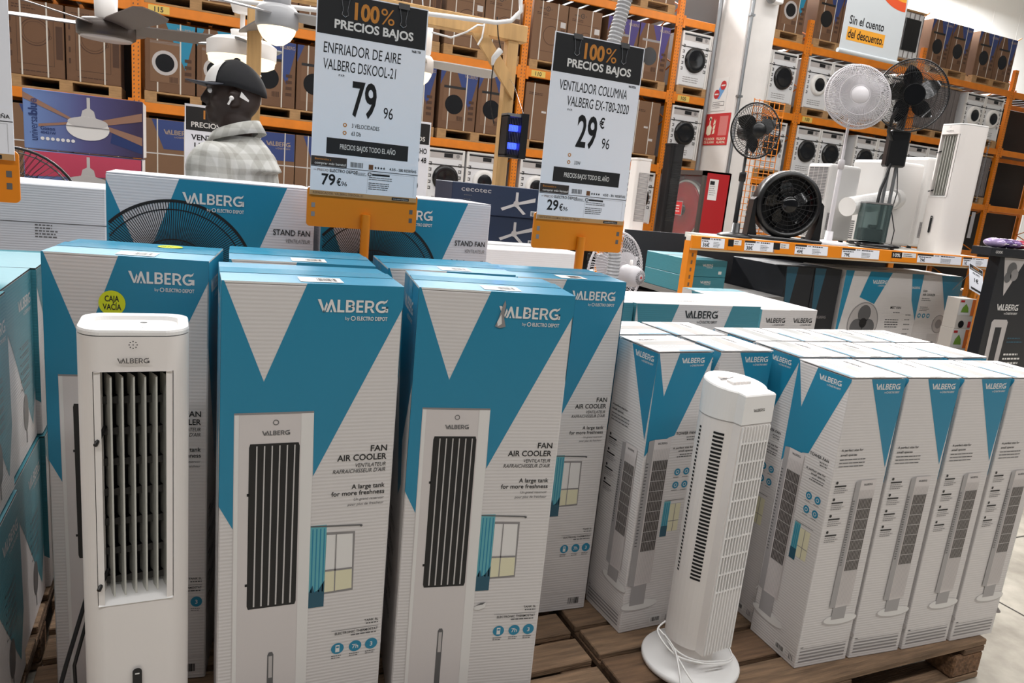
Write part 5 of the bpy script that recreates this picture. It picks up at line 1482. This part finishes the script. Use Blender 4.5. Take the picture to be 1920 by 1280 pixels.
# ---- fire hose cabinet
fc = thing('fire_hose_cabinet', 'red fire hose cabinet with glazed door and hose reel', 'cabinet', (5.04, 6.5, 0))
FZ0, FZ1, FX, FD = .93, 1.80, .35, .82
part('plinth', fc, lambda b: b.box(.02, .02, .001, FX-.02, FD-.02, .90, mat('dark_red_plinth', (96, 20, 24), .5)))
def cabf(b):
    b.box(.03, 0, FZ0, FX, FD, FZ0+.02, REDP); b.box(.03, 0, FZ1-.02, FX, FD, FZ1, REDP); b.box(.03, 0, FZ0, FX, .02, FZ1, REDP); b.box(.03, FD-.02, FZ0, FX, FD, FZ1, REDP); b.box(FX-.02, 0, FZ0, FX, FD, FZ1, REDP)
    b.box(-.02, -.02, FZ0-.03, FX, FD+.02, FZ0, REDP)
part('case', fc, cabf)
def drf(b):
    for y0, y1, z0, z1 in ((0, .05, FZ0, FZ1), (FD-.05, FD, FZ0, FZ1), (0, FD, FZ0, FZ0+.06), (0, FD, FZ1-.05, FZ1)): b.box(0, y0, z0, .03, y1, z1, mat('dark_door_frame', (70, 62, 58), .4))
dr = part('door_frame', fc, drf)
part('glass_pane', fc, lambda b: b.box(.012, .05, FZ0+.06, .016, FD-.05, FZ1-.05, mat('clear_glass', (240, 244, 244), .03, trans=.95)))
def reel(b):
    b.M = Matrix.Translation((.10, FD/2, (FZ0+FZ1)/2)) @ Matrix.Rotation(R(-90), 4, 'Y')
    b.lathe([(0, .03), (.05, .035), (.07, .02), (.25, .02), (.30, .035), (.31, .03), (.31, -.1), (0, -.1)], REDP, 36)
    b.ring((0, 0, .01), .325, .016, mat('white_hose', (210, 206, 200), .5), 40, 8); b.ring((0, 0, -.04), .322, .018, mat('white_hose', (210, 206, 200), .5), 40, 8)
    b.lathe([(0, .05), (.045, .05), (.06, .03)], BLACKP, 20)
part('hose_reel', fc, reel)
def fst(b):
    p = Pr(b, (.010, .50, 1.30), (0, -1, 0), (0, 0, 1), .001)
    p.rect(0, 0, .17, .16, PG2, 0); p.rect(.01, .01, .16, .15, PRED, 1); p.lines(.03, .1, .11, 3, .03, .012, PW, 2)
part('notice_label', fc, fst)
def fst2(b):
    q = Pr(b, (0, 0, 0), (1, 0, 0), (0, 0, 1), .001)
    q.rect(.07, 1.50, .19, 1.72, PW, 0); q.rect(.08, 1.66, .14, 1.70, PK, 1); q.lines(.08, 1.64, .09, 5, .022, .008, PG2, 1)
part('notice_label', fc, fst2)
# ---- signs on the column's left face (the face looking to -x)
sg = thing('prohibition_sign', 'white sign with two red discs on the column', 'sign', (7.248, 9.44, 2.83))
part('plate', sg, lambda b: b.box(-.006, -.32, 0, 0, 0, .47, PW))
def sgp(b):
    p = Pr(b, (-.006, 0, 0), (0, -1, 0), (0, 0, 1), .0012)
    p.poly([(.06, .2), (.16, .16), (.26, .30), (.18, .40)], mat('print_sky_blue', (110, 160, 210), .5), 0)
    for x, y in ((.09, .24), (.22, .36)): p.circ(x, y, .065, PRED, 1, 20); p.rect(x-.045, y-.01, x+.045, y+.01, PW, 2)
    p.rect(.03, .07, .29, .13, PK, 0); p.rect(.036, .076, .284, .124, PW, 1); p.lines(.05, .09, .2, 1, .02, .014, PG3, 2); p.lines(.04, .04, .2, 1, .02, .01, PG2, 0)
part('sign_print', sg, sgp)
sg = thing('fire_alarm_sign', 'red fire alarm sign with a hand and flames on the column', 'sign', (7.248, 9.52, 2.33))
part('plate', sg, lambda b: b.box(-.006, -.56, 0, 0, 0, .46, PRED))
def sgp2(b):
    p = Pr(b, (-.006, 0, 0), (0, -1, 0), (0, 0, 1), .0012); Yp = mat('print_cream', (226, 214, 190), .5)
    p.poly([(.05, .17), (.10, .14), (.16, .16), (.17, .26), (.13, .30), (.13, .40), (.10, .40), (.10, .30), (.05, .27)], Yp, 0); p.circ(.115, .39, .03, Yp, 0, 14)
    for i in range(3): p.poly([(.19, .16+.07*i), (.24, .17+.07*i), (.25, .24+.07*i), (.23, .21+.07*i), (.215, .25+.07*i)], Yp, 0)
    p.text('PULSADOR', .03, .075, .035, Yp, 0, 'l', bold=.02, fit=.24); p.text('DE ALARMA', .03, .025, .035, Yp, 0, 'l', bold=.02, fit=.24)
    p.poly([(.33, .14), (.52, .14), (.52, .42), (.33, .42)], mat('print_pale_red', (206, 120, 116), .5), 0); p.text('PULSADOR', .32, .075, .035, Yp, 0, 'l', bold=.02, fit=.2); p.text('ALARMA', .32, .025, .035, Yp, 0, 'l', bold=.02, fit=.2)
part('sign_print', sg, sgp2)
# ---- hanging banner
bn = thing('hanging_banner', 'pale hanging banner reading Sin el cuento del descuento', 'banner', (8.12, 8.0, 3.68))
BANW = mat('banner_cloth', (206, 212, 216), .7, bump=.08, bscale=5)
part('cloth', bn, lambda b: b.box(0, 0, 0, 1.13, .006, 2.2, BANW))
part('bottom_bar', bn, lambda b: b.tube([(-.02, .003, 0), (1.15, .003, 0)], .03, BANW, 10))
def bnp(b):
    p = Pr(b, (0, 0, 0), (1, 0, 0), (0, 0, 1), .001)
    OR = mat('banner_orange', (226, 84, 36), .6); YL = mat('banner_yellow', (240, 166, 46), .6); BRW = mat('banner_photo_brown', (120, 84, 62), .6)
    cx_, cy_ = 1.05, 1.45
    def sec(ro, ri, mt, l):
        for q in arc(cx_, cy_, ro, ri, 150, 274, 26):
            if all(0 <= a <= 1.129 for a, _ in q): p.poly(q, mt, l)
    sec(.78, .66, OR, 0); sec(.66, .56, YL, 0); sec(.56, .02, BRW, 0)
    p.poly([(.86, .98), (.92, 1.2), (.96, 1.02), (.93, .93)], YL, 1); p.poly([(.70, 1.0), (.80, .97), (.82, 1.25), (.72, 1.3)], PG1, 1)
    p.text('Sin el cuento', .10, .36, .105, PK, 1, 'l', bold=.012, fit=.66)
    p.rect(.09, .15, .81, .32, YL, 0); p.text('del descuento.', .11, .185, .105, PK, 1, 'l', bold=.016, fit=.68)
part('banner_print', bn, bnp)
for x in (.08, 1.05): part('suspension_wire', bn, lambda b: b.tube([(x, .003, 2.2), (x, .003, 5.3)], .004, STEEL, 5))

# ================================================================== DISPLAY GONDOLA AT THE RIGHT
gd = thing('display_gondola', 'orange display shelf with a long price rail at the right', 'shelf', (3.06, 4.0, 0))
GL = 3.06
part('shelf_board', gd, lambda b: (b.box(0, 0, 1.205, GL, .05, 1.24, mat('cream_shelf', (222, 218, 210), .5)), b.box(.28, .05, 1.205, GL, .44, 1.24, mat('cream_shelf', (222, 218, 210), .5))))
part('rear_shelf_board', gd, lambda b: b.box(1.45, .441, 1.205, GL, .95, 1.24, mat('cream_shelf', (222, 218, 210), .5)))
part('price_rail', gd, lambda b: b.prism([(-.002, 1.245), (-.014, 1.240), (-.022, 1.158), (-.002, 1.158)], 0, GL, ORANGE, axes=(1, 2, 0)))
part('rail_cover', gd, lambda b: b.box(0, -.024, 1.146, GL, -.004, 1.157, mat('clear_rail_plastic', (190, 170, 140), .2)))
for x in (0, GL-.07):
    for y in ((0,) if x == 0 else (0, .88)):
        u = part('upright', gd, lambda b: b.box(x, y, 0, x+.07, y+.06, 1.204, ORANGE))
        if y == 0: part('perforation', u, lambda b: [Pr(b, (x, y, 0), (1, 0, 0), (0, 0, 1), .001).rect(.028, .1+.05*i, .042, .125+.05*i, PBRN, 0) for i in range(22)])
part('lower_shelf', gd, lambda b: b.box(.07, .06, .16, GL-.07, .88, .20, mat('grey_shelf', (120, 118, 116), .5)))
part('mid_shelf', gd, lambda b: b.box(.07, .08, .80, .98, .88, .835, mat('grey_shelf', (120, 118, 116), .5)))
part('back_panel', gd, lambda b: b.box(.07, .90, .16, GL-.07, .93, 1.2, mat('charcoal_panel', (40, 40, 44), .7)))
def gridp(b):
    x0, x1, z0, z1, y = .72, 1.01, 1.241, 2.24, .436
    for i in range(7): b.tube([(x0+(x1-x0)*i/6, y, z0), (x0+(x1-x0)*i/6, y, z1)], .0035, ORANGE, 5)
    for i in range(22): b.tube([(x0, y-.004, z0+.01+(z1-z0-.02)*i/21), (x1, y-.004, z0+.01+(z1-z0-.02)*i/21)], .003, ORANGE, 5)
part('wire_grid_panel', gd, gridp)
TK = [(.076, .271, '36€', 'w'), (.301, .415, '', 'd'), (.445, .716, '38€', 'w'), (.703, .846, '', 'd'), (.905, 1.222, '49€', 'w'), (1.366, 1.754, '79€', 'w'), (1.89, 2.16, '10%', 'd'), (2.18, 2.70, '79€', 'w'), (2.721, 3.03, '1€', 'w')]
for x0, x1, tx, kd in TK:
    def tk(b, x0=x0, x1=x1, tx=tx, kd=kd):
        z0, h = 1.162, .072
        b.M = Matrix.Translation((0, -.0225, z0)) @ Matrix.Rotation(R(-5.6), 4, 'X')
        w = x1-x0
        b.box(x0, -.0012, 0, x1, 0, h, PLILAC if kd == 'w' else ORANGE)
        p = Pr(b, (x0, -.0012, 0), (1, 0, 0), (0, 0, 1), .0006)
        if kd == 'w':
            p.rect(0, h*.82, w*.35, h, mat('dark_brown_tag', (54, 46, 42), .5), 0); p.lines(w*.03, h*.62, w*.35, 1, .01, h*.1, PK, 0); p.text(tx, w*.06, h*.16, h*.34, PK, 0, 'l', bold=.02); p.bars(w*.38, h*.84, w*.1, h*.12, PG3, 0, 8)
            p.lines(w*.52, h*.84, w*.4, 1, .01, h*.1, PK, 0); p.lines(w*.52, h*.6, w*.3, 4, h*.14, h*.05, PG3, 0); p.rect(0, 0, w, h*.08, mat('tan_strip', (186, 146, 98), .5), 0)
        else:
            p.rect(0, h*.35, w*.42, h, PK, 0); p.rect(w*.42, h*.5, w, h, PW, 0); p.lines(w*.48, h*.8, w*.4, 2, h*.2, h*.08, PG3, 1)
            if tx: p.text(tx, w*.05, h*.5, h*.35, PW, 1, 'l', bold=.02, fit=w*.3)
    part('price_ticket', gd, tk)
SZ = 1.2405
pedestal_fan('pedestal_fan', 'small black pedestal fan on the gondola, in front of the red sign', (3.61, 4.22, SZ), R(-12), .185, .74, BLACKP, BLACKP, .125, nw=60, wire=.0016)
# round black box fan
bf = thing('box_fan', 'round black floor fan on a stand, on the gondola', 'fan', (4.035, 4.21, SZ), R(-22))
def bfr(b):
    b.M = Matrix.Translation((0, 0, .265)) @ Matrix.Rotation(R(90), 4, 'X')
    b.lathe([(.215, .07), (.235, .065), (.243, .04), (.245, -.05), (.225, -.07), (.20, -.06), (.20, .06), (.215, .07)], BLACKP, 40)
part('drum', bf, bfr)
def bfg(b):
    for r_ in [.03*i for i in range(2, 8)]: b.ring((0, -.062, .265), r_, .0022, BLACKP, 32, 4, 'Y')
    for k in range(24):
        a = 2*math.pi*k/24; b.tube([(.03*math.cos(a), -.064, .265+.03*math.sin(a)), (.21*math.cos(a+.35), -.064, .265+.21*math.sin(a+.35))], .0018, BLACKP, 4, caps=False)
    b.M = Matrix.Translation((0, -.06, .265)) @ Matrix.Rotation(R(90), 4, 'X'); b.lathe([(0, .012), (.05, .012), (.06, .0)], BLACKG, 24)
part('front_grille', bf, bfg)
part('fan_blades', bf, lambda b: blades(b, (0, 0, .265), .19, BLACKG, 5, .8))
part('rear_plate', bf, lambda b: b.prism([(.2*math.cos(2*math.pi*k/28), .265+.2*math.sin(2*math.pi*k/28)) for k in range(28)], .045, .05, BLACKP, axes=(0, 2, 1)))
def bfs(b):
    for s in (-1, 1): b.prism([(s*.20, .01), (s*.275, .01), (s*.262, .28), (s*.243, .30), (s*.236, .16)], -.05, .06, BLACKP, axes=(0, 2, 1))
    b.cbox(-.275, -.10, .001, .275, .10, .026, BLACKP, .008)
part('stand', bf, bfs)
# portable air conditioners
def portable_ac(label, loc, rz, w, d, h, grille):
    t = thing('portable_air_conditioner', label, 'air conditioner', loc, rz)
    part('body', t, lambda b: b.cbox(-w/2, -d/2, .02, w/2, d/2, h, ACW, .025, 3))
    for x in (-w*.35, w*.35):
        for y in (-d*.35, d*.35): part('caster', t, lambda b: b.lathe([(0, .001), (.02, .001), (.02, .03), (0, .03)], BLACKP, 12, c=(x, y, 0)))
    if grille:
        def gr(b):
            p = Pr(b, (-w/2, -d/2, 0), (1, 0, 0), (0, 0, 1), .001)
            for z0, z1, x0, x1 in ((.33*h/.63, .60*h/.63, .03, w-.03), (.245*h/.63, .31*h/.63, w*.3, w-.04), (.03, .22*h/.63, .03, w-.03)):
                p.rect(x0, z0, x1, z1, PG3, 0)
                n = int((z1-z0)/.012)
                for i in range(n): p.rect(x0, z0+.012*i, x1, z0+.012*i+.004, PWb, 1)
                for i in range(5): p.rect(x0+(x1-x0)*i/4-.002, z0, x0+(x1-x0)*i/4+.002, z1, PWb, 2)
        part('intake_grille', t, gr)
    part('rating_label', t, lambda b: (Pr(b, (w/2, -d/2, 0), (0, 1, 0), (0, 0, 1), .001).rect(.04, .1, .10, .24, PG2, 0), Pr(b, (w/2, -d/2, 0), (0, 1, 0), (0, 0, 1), .002).lines(.045, .22, .05, 8, .014, .006, PG3, 0)))
    return t
portable_ac('white portable air conditioner with grey grilles, right of the round black fan', (4.92, 4.66, SZ), R(-90), .26, .34, .63, True)
ac2 = portable_ac('white portable air conditioner with a fat white exhaust hose', (5.56, 4.68, SZ), R(-90), .36, .46, .72, False)
def hose(b):
    pts, rs = [], []
    for i in range(46):
        t = i/45; pts.append((.20+.11*t, -.14-.60*t, .40-.10*t)); rs.append(.076 if i % 2 else .071)
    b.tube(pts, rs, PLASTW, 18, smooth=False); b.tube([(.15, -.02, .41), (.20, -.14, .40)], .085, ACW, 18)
part('exhaust_hose', ac2, hose)
def acslots(b):
    p = Pr(b, (-.18, -.23, 0), (1, 0, 0), (0, 0, 1), .001)
    for i in range(9): p.rect(.03, .04+.018*i, .14, .052+.018*i, PG3, 0)
part('intake_slots', ac2, acslots)
portable_ac('white portable air conditioner behind the tall air cooler', (6.01, 4.74, SZ), R(-90), .34, .20, .80, False)
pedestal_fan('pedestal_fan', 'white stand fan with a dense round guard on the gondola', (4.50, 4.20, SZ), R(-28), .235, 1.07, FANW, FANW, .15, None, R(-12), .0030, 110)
# mist fan with water tank
mf = thing('mist_fan', 'large black mist fan with a smoked water tank on the gondola', 'fan', (5.02, 4.22, SZ), R(-32))
part('base', mf, lambda b: b.lathe([(0, .012), (.18, .012), (.20, .02), (.18, .04), (0, .05)], BLACKG, 32)); [part('caster', mf, lambda b: b.ell((.17*math.cos(a), .17*math.sin(a), .0185), (.018, .018, .018), BLACKP, 10, 6)) for a in (.5, 2.1, 3.7, 5.3)]
part('water_tank', mf, lambda b: b.prism(rrect(-.15, -.13, .05, .07, .03), .05, .34, mat('smoked_tank', (120, 140, 140), .1, trans=.8)), 'smoked transparent tank')
part('tank_block', mf, lambda b: (b.cbox(-.12, -.09, .052, .02, .03, .15, BLACKP, .01), b.cbox(-.08, -.06, .15, -.02, 0, .18, BLACKP, .008))); part('tank_lid', mf, lambda b: b.prism(rrect(-.152, -.132, .052, .072, .03), .34, .352, PLASTG))
for x in (.03, .085): part('pole', mf, lambda b: b.tube([(x, .10, .05), (x, .10, .66)], .014, STEEL, 10))
part('control_box', mf, lambda b: b.cbox(-.02, .04, .64, .13, .15, .92, BLACKP, .012))
part('mist_hose', mf, lambda b: b.tube([(-.04, -.02, .35), (-.03, 0, .46), (0, .03, .55), (.02, .05, .66)], .013, BLACKP, 10)); part('head_hose', mf, lambda b: b.tube([(.0, .05, .84), (-.05, .02, .90), (-.06, -.04, 1.0), (-.04, -.05, 1.07)], .014, BLACKP, 10))
def mfh(b):
    b.M = Matrix.Translation((.05, .03, 1.17)) @ Matrix.Rotation(R(-90), 4, 'X'); b.lathe([(0, 0), (.07, 0), (.075, .03), (.06, .12), (0, .13)], BLACKP, 20)
    b.M = Matrix.Identity(4); b.tube([(.055, .10, .92), (.055, .10, 1.12)], .03, BLACKP, 10)
part('motor_housing', mf, mfh)
part('wire_guard', mf, lambda b: guard(b, (.05, -.03, 1.17), .265, .05, BLACKP, 90, .0016)); part('fan_blades', mf, lambda b: blades(b, (.05, -.03, 1.17), .225, BLACKG, 5, 1.05))
part('badge', mf, lambda b: b.prism([(.05+.075*math.cos(2*math.pi*k/24), 1.17+.075*math.sin(2*math.pi*k/24)) for k in range(24)], -.088, -.08, BLACKG, axes=(0, 2, 1)))
part('power_cord', mf, lambda b: b.tube([(.10, .12, .66), (.13, .10, .45), (.12, .11, .3), (.16, .08, .15), (.15, .06, .03)], .004, BLACKP, 6))
# tall air cooler on the gondola: a copy of the display one, larger, front to the left
c2 = copy_tree(dc, 'tall white air cooler with a dark louvre panel on the gondola, near its right end')
c2.location = (5.80, 4.22, SZ); c2.rotation_euler = (0, 0, R(-96)); c2.scale = (1.35, 1.75, 1.06)
def c2s(b):
    p = Pr(b, (DW/2, -DD/2, 0), (0, 1, 0), (0, 0, 1), .001)
    for i in range(26): p.rect(.148, .42+.018*i, .158, .432+.018*i, PG3, 0)
    p.rect(.145, .14, .168, .34, PG2, 0)
part('side_vents', c2, c2s)
for q in [o for o in c2.children if o.name.startswith('power_cord')]: bpy.data.objects.remove(q)
cordo = cord.build('power_cord', dc); cordo['label'] = 'black power cord'
cordo.matrix_parent_inverse = Matrix.LocRotScale(dc.location, dc.rotation_euler, None).inverted()
# ---- cartons under the gondola
def vb(name, label, x, y, z, w, d, h, art, mt=WHITE, group=None):
    t = thing(name, label, 'carton', (x, y, z), group=group)
    part('carton_body', t, lambda b: b.cbox(0, 0, 0, w, d, h, mt, .003))
    part('carton_print', t, lambda b: art(Pr(b, (0, 0, 0), (1, 0, 0), (0, 0, 1), .0008), w, h))
    part('top_tape', t, lambda b: b.box(0, d/2-.02, h-.0003, w, d/2+.02, h+.0006, TAPEW))
    return t
def a_small(p, w, h): p.logo(w*.38, h*.62, w*.26, PW, 0); p.rect(w*.80, h*.18, w*.88, h*.36, PW, 0)
for k in range(2): vb('teal_carton', f'small teal carton on the gondola\'s inner shelf, {("lower", "upper")[k]} of two', 3.14, 4.10, .836+.1195*k, .345, .5, .118, a_small, TEALD, 'small teal cartons on the inner shelf')
def a_dark(p, w, h): p.logo(w*.3, h*.55, w*.4, PG2, 0, False); p.poly([(0, h), (w*.4, h), (w*.2, h*.4)], PTD, 0)
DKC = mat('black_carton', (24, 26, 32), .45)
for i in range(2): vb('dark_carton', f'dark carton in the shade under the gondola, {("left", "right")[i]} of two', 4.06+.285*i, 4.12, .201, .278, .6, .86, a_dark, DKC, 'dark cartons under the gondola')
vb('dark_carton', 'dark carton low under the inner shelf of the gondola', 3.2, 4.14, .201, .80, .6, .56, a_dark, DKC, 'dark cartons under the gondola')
def a_fan(p, w, h):
    p.poly([(.0, h), (.10*w, h), (.02*w, h*.4), (0, h*.2)], PT, 0); p.poly([(.30*w, h), (.58*w, h), (.42*w, h*.70), (.22*w, h*.76)], PT, 0); p.logo(.345*w, h-.095, .19*w, PW, 1)
    p.circ(.32*w, h*.52, .165, PG1, 1, 30); p.ringp(.32*w, h*.52, .168, .16, PG2, 2, 30)
    for k in range(3): a = R(90+120*k); p.circ(.32*w+.075*math.cos(a), h*.52+.075*math.sin(a), .070, PG3, 3, 20)
    p.circ(.32*w, h*.52, .04, PK, 4, 16); p.rect(.305*w, .06, .335*w, h*.40, PG3, 2)
    p.text('MIST FAN', .78*w, h*.66, .02, PK, 0, 'r', bold=.02); p.lines(.78*w, h*.62, .1, 1, .02, .008, PG3, 0, 'r'); p.lines(.78*w, h*.55, .2, 4, .02, .008, PG3, 0, 'r')
    p.rect(.585*w, h*.2, .592*w, h*.42, PK, 0); p.circ(.588*w, h*.42, .02, PK, 0, 12); p.circ(.588*w, h*.2, .02, PK, 0, 12, .006)
    for i in range(2):
        for j in range(2): p.circ(.67*w+.05*i, h*.36-.10*j, .018, PRED if (i, j) == (0, 0) else PG2, 0, 12)
    p.poly([(.84*w, h), (w, h), (w, h*.55), (.90*w, h*.75)], PT, 0); p.logo(.87*w, h-.12, .11*w, PW, 1, False); p.lines(.86*w, h*.6, .08, 6, .04, .008, PG3, 0)
vb('mist_fan_carton', 'white and teal carton with a black fan picture under the gondola', 4.655, 4.11, .201, .88, .45, .86, a_fan)
def a_cool(p, w, h):
    p.poly([(.45*w, h), (w, h), (w, h*.55), (.70*w, h*.66)], PT, 0); p.text('FAN', .07*w, h*.83, .018, PK, 0, 'l', bold=.02); p.text('AIR COOLER', .07*w, h*.795, .018, PK, 0, 'l', bold=.02); p.lines(.07*w, h*.765, .12, 2, .015, .006, PG3, 0); p.lines(.07*w, h*.68, .12, 3, .015, .006, PG3, 0)
    for i in range(3): p.circ(.09*w+.055*i, h*.60, .02, PT, 0, 16); p.circ(.09*w+.055*i, h*.60, .009, PW, 1, 10)
    p.circ(.62*w, h*.52, .075, PG1, 0, 26); p.ringp(.62*w, h*.52, .078, .072, PG2, 1, 26); p.circ(.62*w, h*.52, .04, PG2, 1, 20)
    p.rect(.40*w, 0, .66*w, h*.42, PWb, 1); p.rect(.44*w, .05, .58*w, h*.34, PK, 2)
    for i in range(4): p.rect((.462+.03*i)*w, .05, (.472+.03*i)*w, h*.34, PWb, 3)
vb('air_cooler_carton', 'white carton with a small cooler picture at the gondola\'s right end', 5.545, 4.12, .201, .49, .45, .86, a_cool)
# ---- big black carton and odds and ends at the right edge
bb = thing('black_carton', 'tall black carton with white lettering at the right edge', 'carton', (5.46, 3.48, .001))
part('carton_body', bb, lambda b: b.cbox(0, 0, 0, .62, .09, 1.285, DKC, .003))
def bbp(b):
    p = Pr(b, (0, 0, 0), (1, 0, 0), (0, 0, 1), .0008); h = 1.285
    p.poly([(.045, h-.005), (.30, h-.005), (.13, h-.29)], PG1, 0)
    p.circ(.16, h-.09, .055, PG3, 1, 18); p.circ(.20, h-.13, .045, PG2, 2, 18); p.circ(.13, h-.15, .04, PG3, 2, 16)
    p.logo(.085, h-.40, .26, PW, 1)
    p.poly([(.09, .05), (.07, h-.49), (.09, h-.47), (.24, h-.47), (.26, h-.49), (.25, .05)], PG1, 1); p.poly([(.135, .05), (.125, h-.53), (.20, h-.53), (.205, .05)], DKC, 2)
    p.lines(.30, h-.62, .2, 2, .03, .010, PTD, 1); p.lines(.30, h-.75, .22, 3, .035, .014, PW, 1)
part('carton_print', bb, bbp)
ck2 = thing('flat_black_carton', 'flat black carton lying on top of the tall black carton', 'carton', (5.30, 3.455, 1.2865))
part('carton_body', ck2, lambda b: b.cbox(0, 0, 0, .44, .15, .06, DKC, .002)); part('carton_print', ck2, lambda b: Pr(b, (0, 0, 0), (1, 0, 0), (0, 0, 1), .0006).text('COOK', .05, .022, .018, PW, 0, 'l', bold=.01))
for i in range(4):
    c_ = ((168, 150, 190), (90, 70, 120), (120, 90, 140), (170, 60, 80))[i]
    def pch(b, i=i, c_=c_):
        b.ell((.085, .05, .035), (.045, .085, .035), mat(f'foil_{("lilac", "violet", "mauve", "crimson")[i]}', c_, .15, .2, bump=.3, bscale=30), 16, 10); b.box(.075, -.05, .03, .095, -.03, .036, PW)
    o = part('foil_pouch', None, pch); o.location = (5.36+.092*i, 3.49, 1.3468)
    tag(o, f'shiny {("lilac", "violet", "mauve", "crimson")[i]} foil pouch on the flat black carton', 'pouch', 'foil pouches on the flat black carton')
# hanging cartons with a green product picture, on a peg of the gondola upright
for k in range(2):
    t = thing('small_carton', f'small white carton with a green product picture, {("lower", "upper")[k]} of two', 'carton', (5.53, 3.76, .40), R(-6))
    hh = .24 if k else .284
    if k: t.location = (5.535, 3.76, .685)
    part('carton_body', t, lambda b: b.cbox(0, 0, 0, .17, .12, hh, mat('white_hang_carton', (214, 206, 198), .45), .002))
    def scp(b):
        p = Pr(b, (0, 0, 0), (1, 0, 0), (0, 0, 1), .0006); p.rect(.004, hh*.45, .166, hh*.98, PW, 0); p.rect(.13, hh*.45, .166, hh*.98, mat('print_orange', (230, 120, 50), .4), 1)
        p.poly([(.03, hh*.55), (.11, hh*.55), (.10, hh*.70), (.07, hh*.84), (.04, hh*.70)], mat('print_green', (120, 160, 60), .4), 1); p.rect(.01, hh*.88, .05, hh*.95, PRED, 1); p.rect(.13, hh*.05, .16, hh*.25, PRED, 1); p.circ(.06, hh*.15, .03, PK, 1, 14)
    part('carton_print', t, scp)
tb = thing('small_table', 'small dark side stand carrying the white and orange cartons', 'stand', (5.51, 3.735, 0))
part('top', tb, lambda b: b.box(0, 0, .38, .22, .18, .399, DKC))
for x in (.01, .19):
    for y in (.01, .15): part('leg', tb, lambda b: b.box(x, y, .001, x+.02, y+.02, .38, DKC))
tg = price_card('small price card tilted forwards at the gondola end', (5.76, 3.86, .99), R(-8), .17, .25, HDR+[('FILTRO', .5, .66, .06, PK, .5), ('1€', .5, .38, .14, PK, .3)], R(-30), R(20))
part('card_arm', tg, lambda b: b.tube([(.08, .002, .235), (.08, .20, .10)], .003, STEEL, 6))
tg = price_card('small price card tilted forwards under the rear shelf rail', (3.98, 5.675, .95), R(-8), .17, .24, HDR+[('TORRE', .5, .66, .06, PK, .5), ('39€', .5, .38, .14, PK, .4)], R(-25), R(16))
part('card_arm', tg, lambda b: b.tube([(.08, .002, .235), (.08, .14, .18)], .003, STEEL, 6))
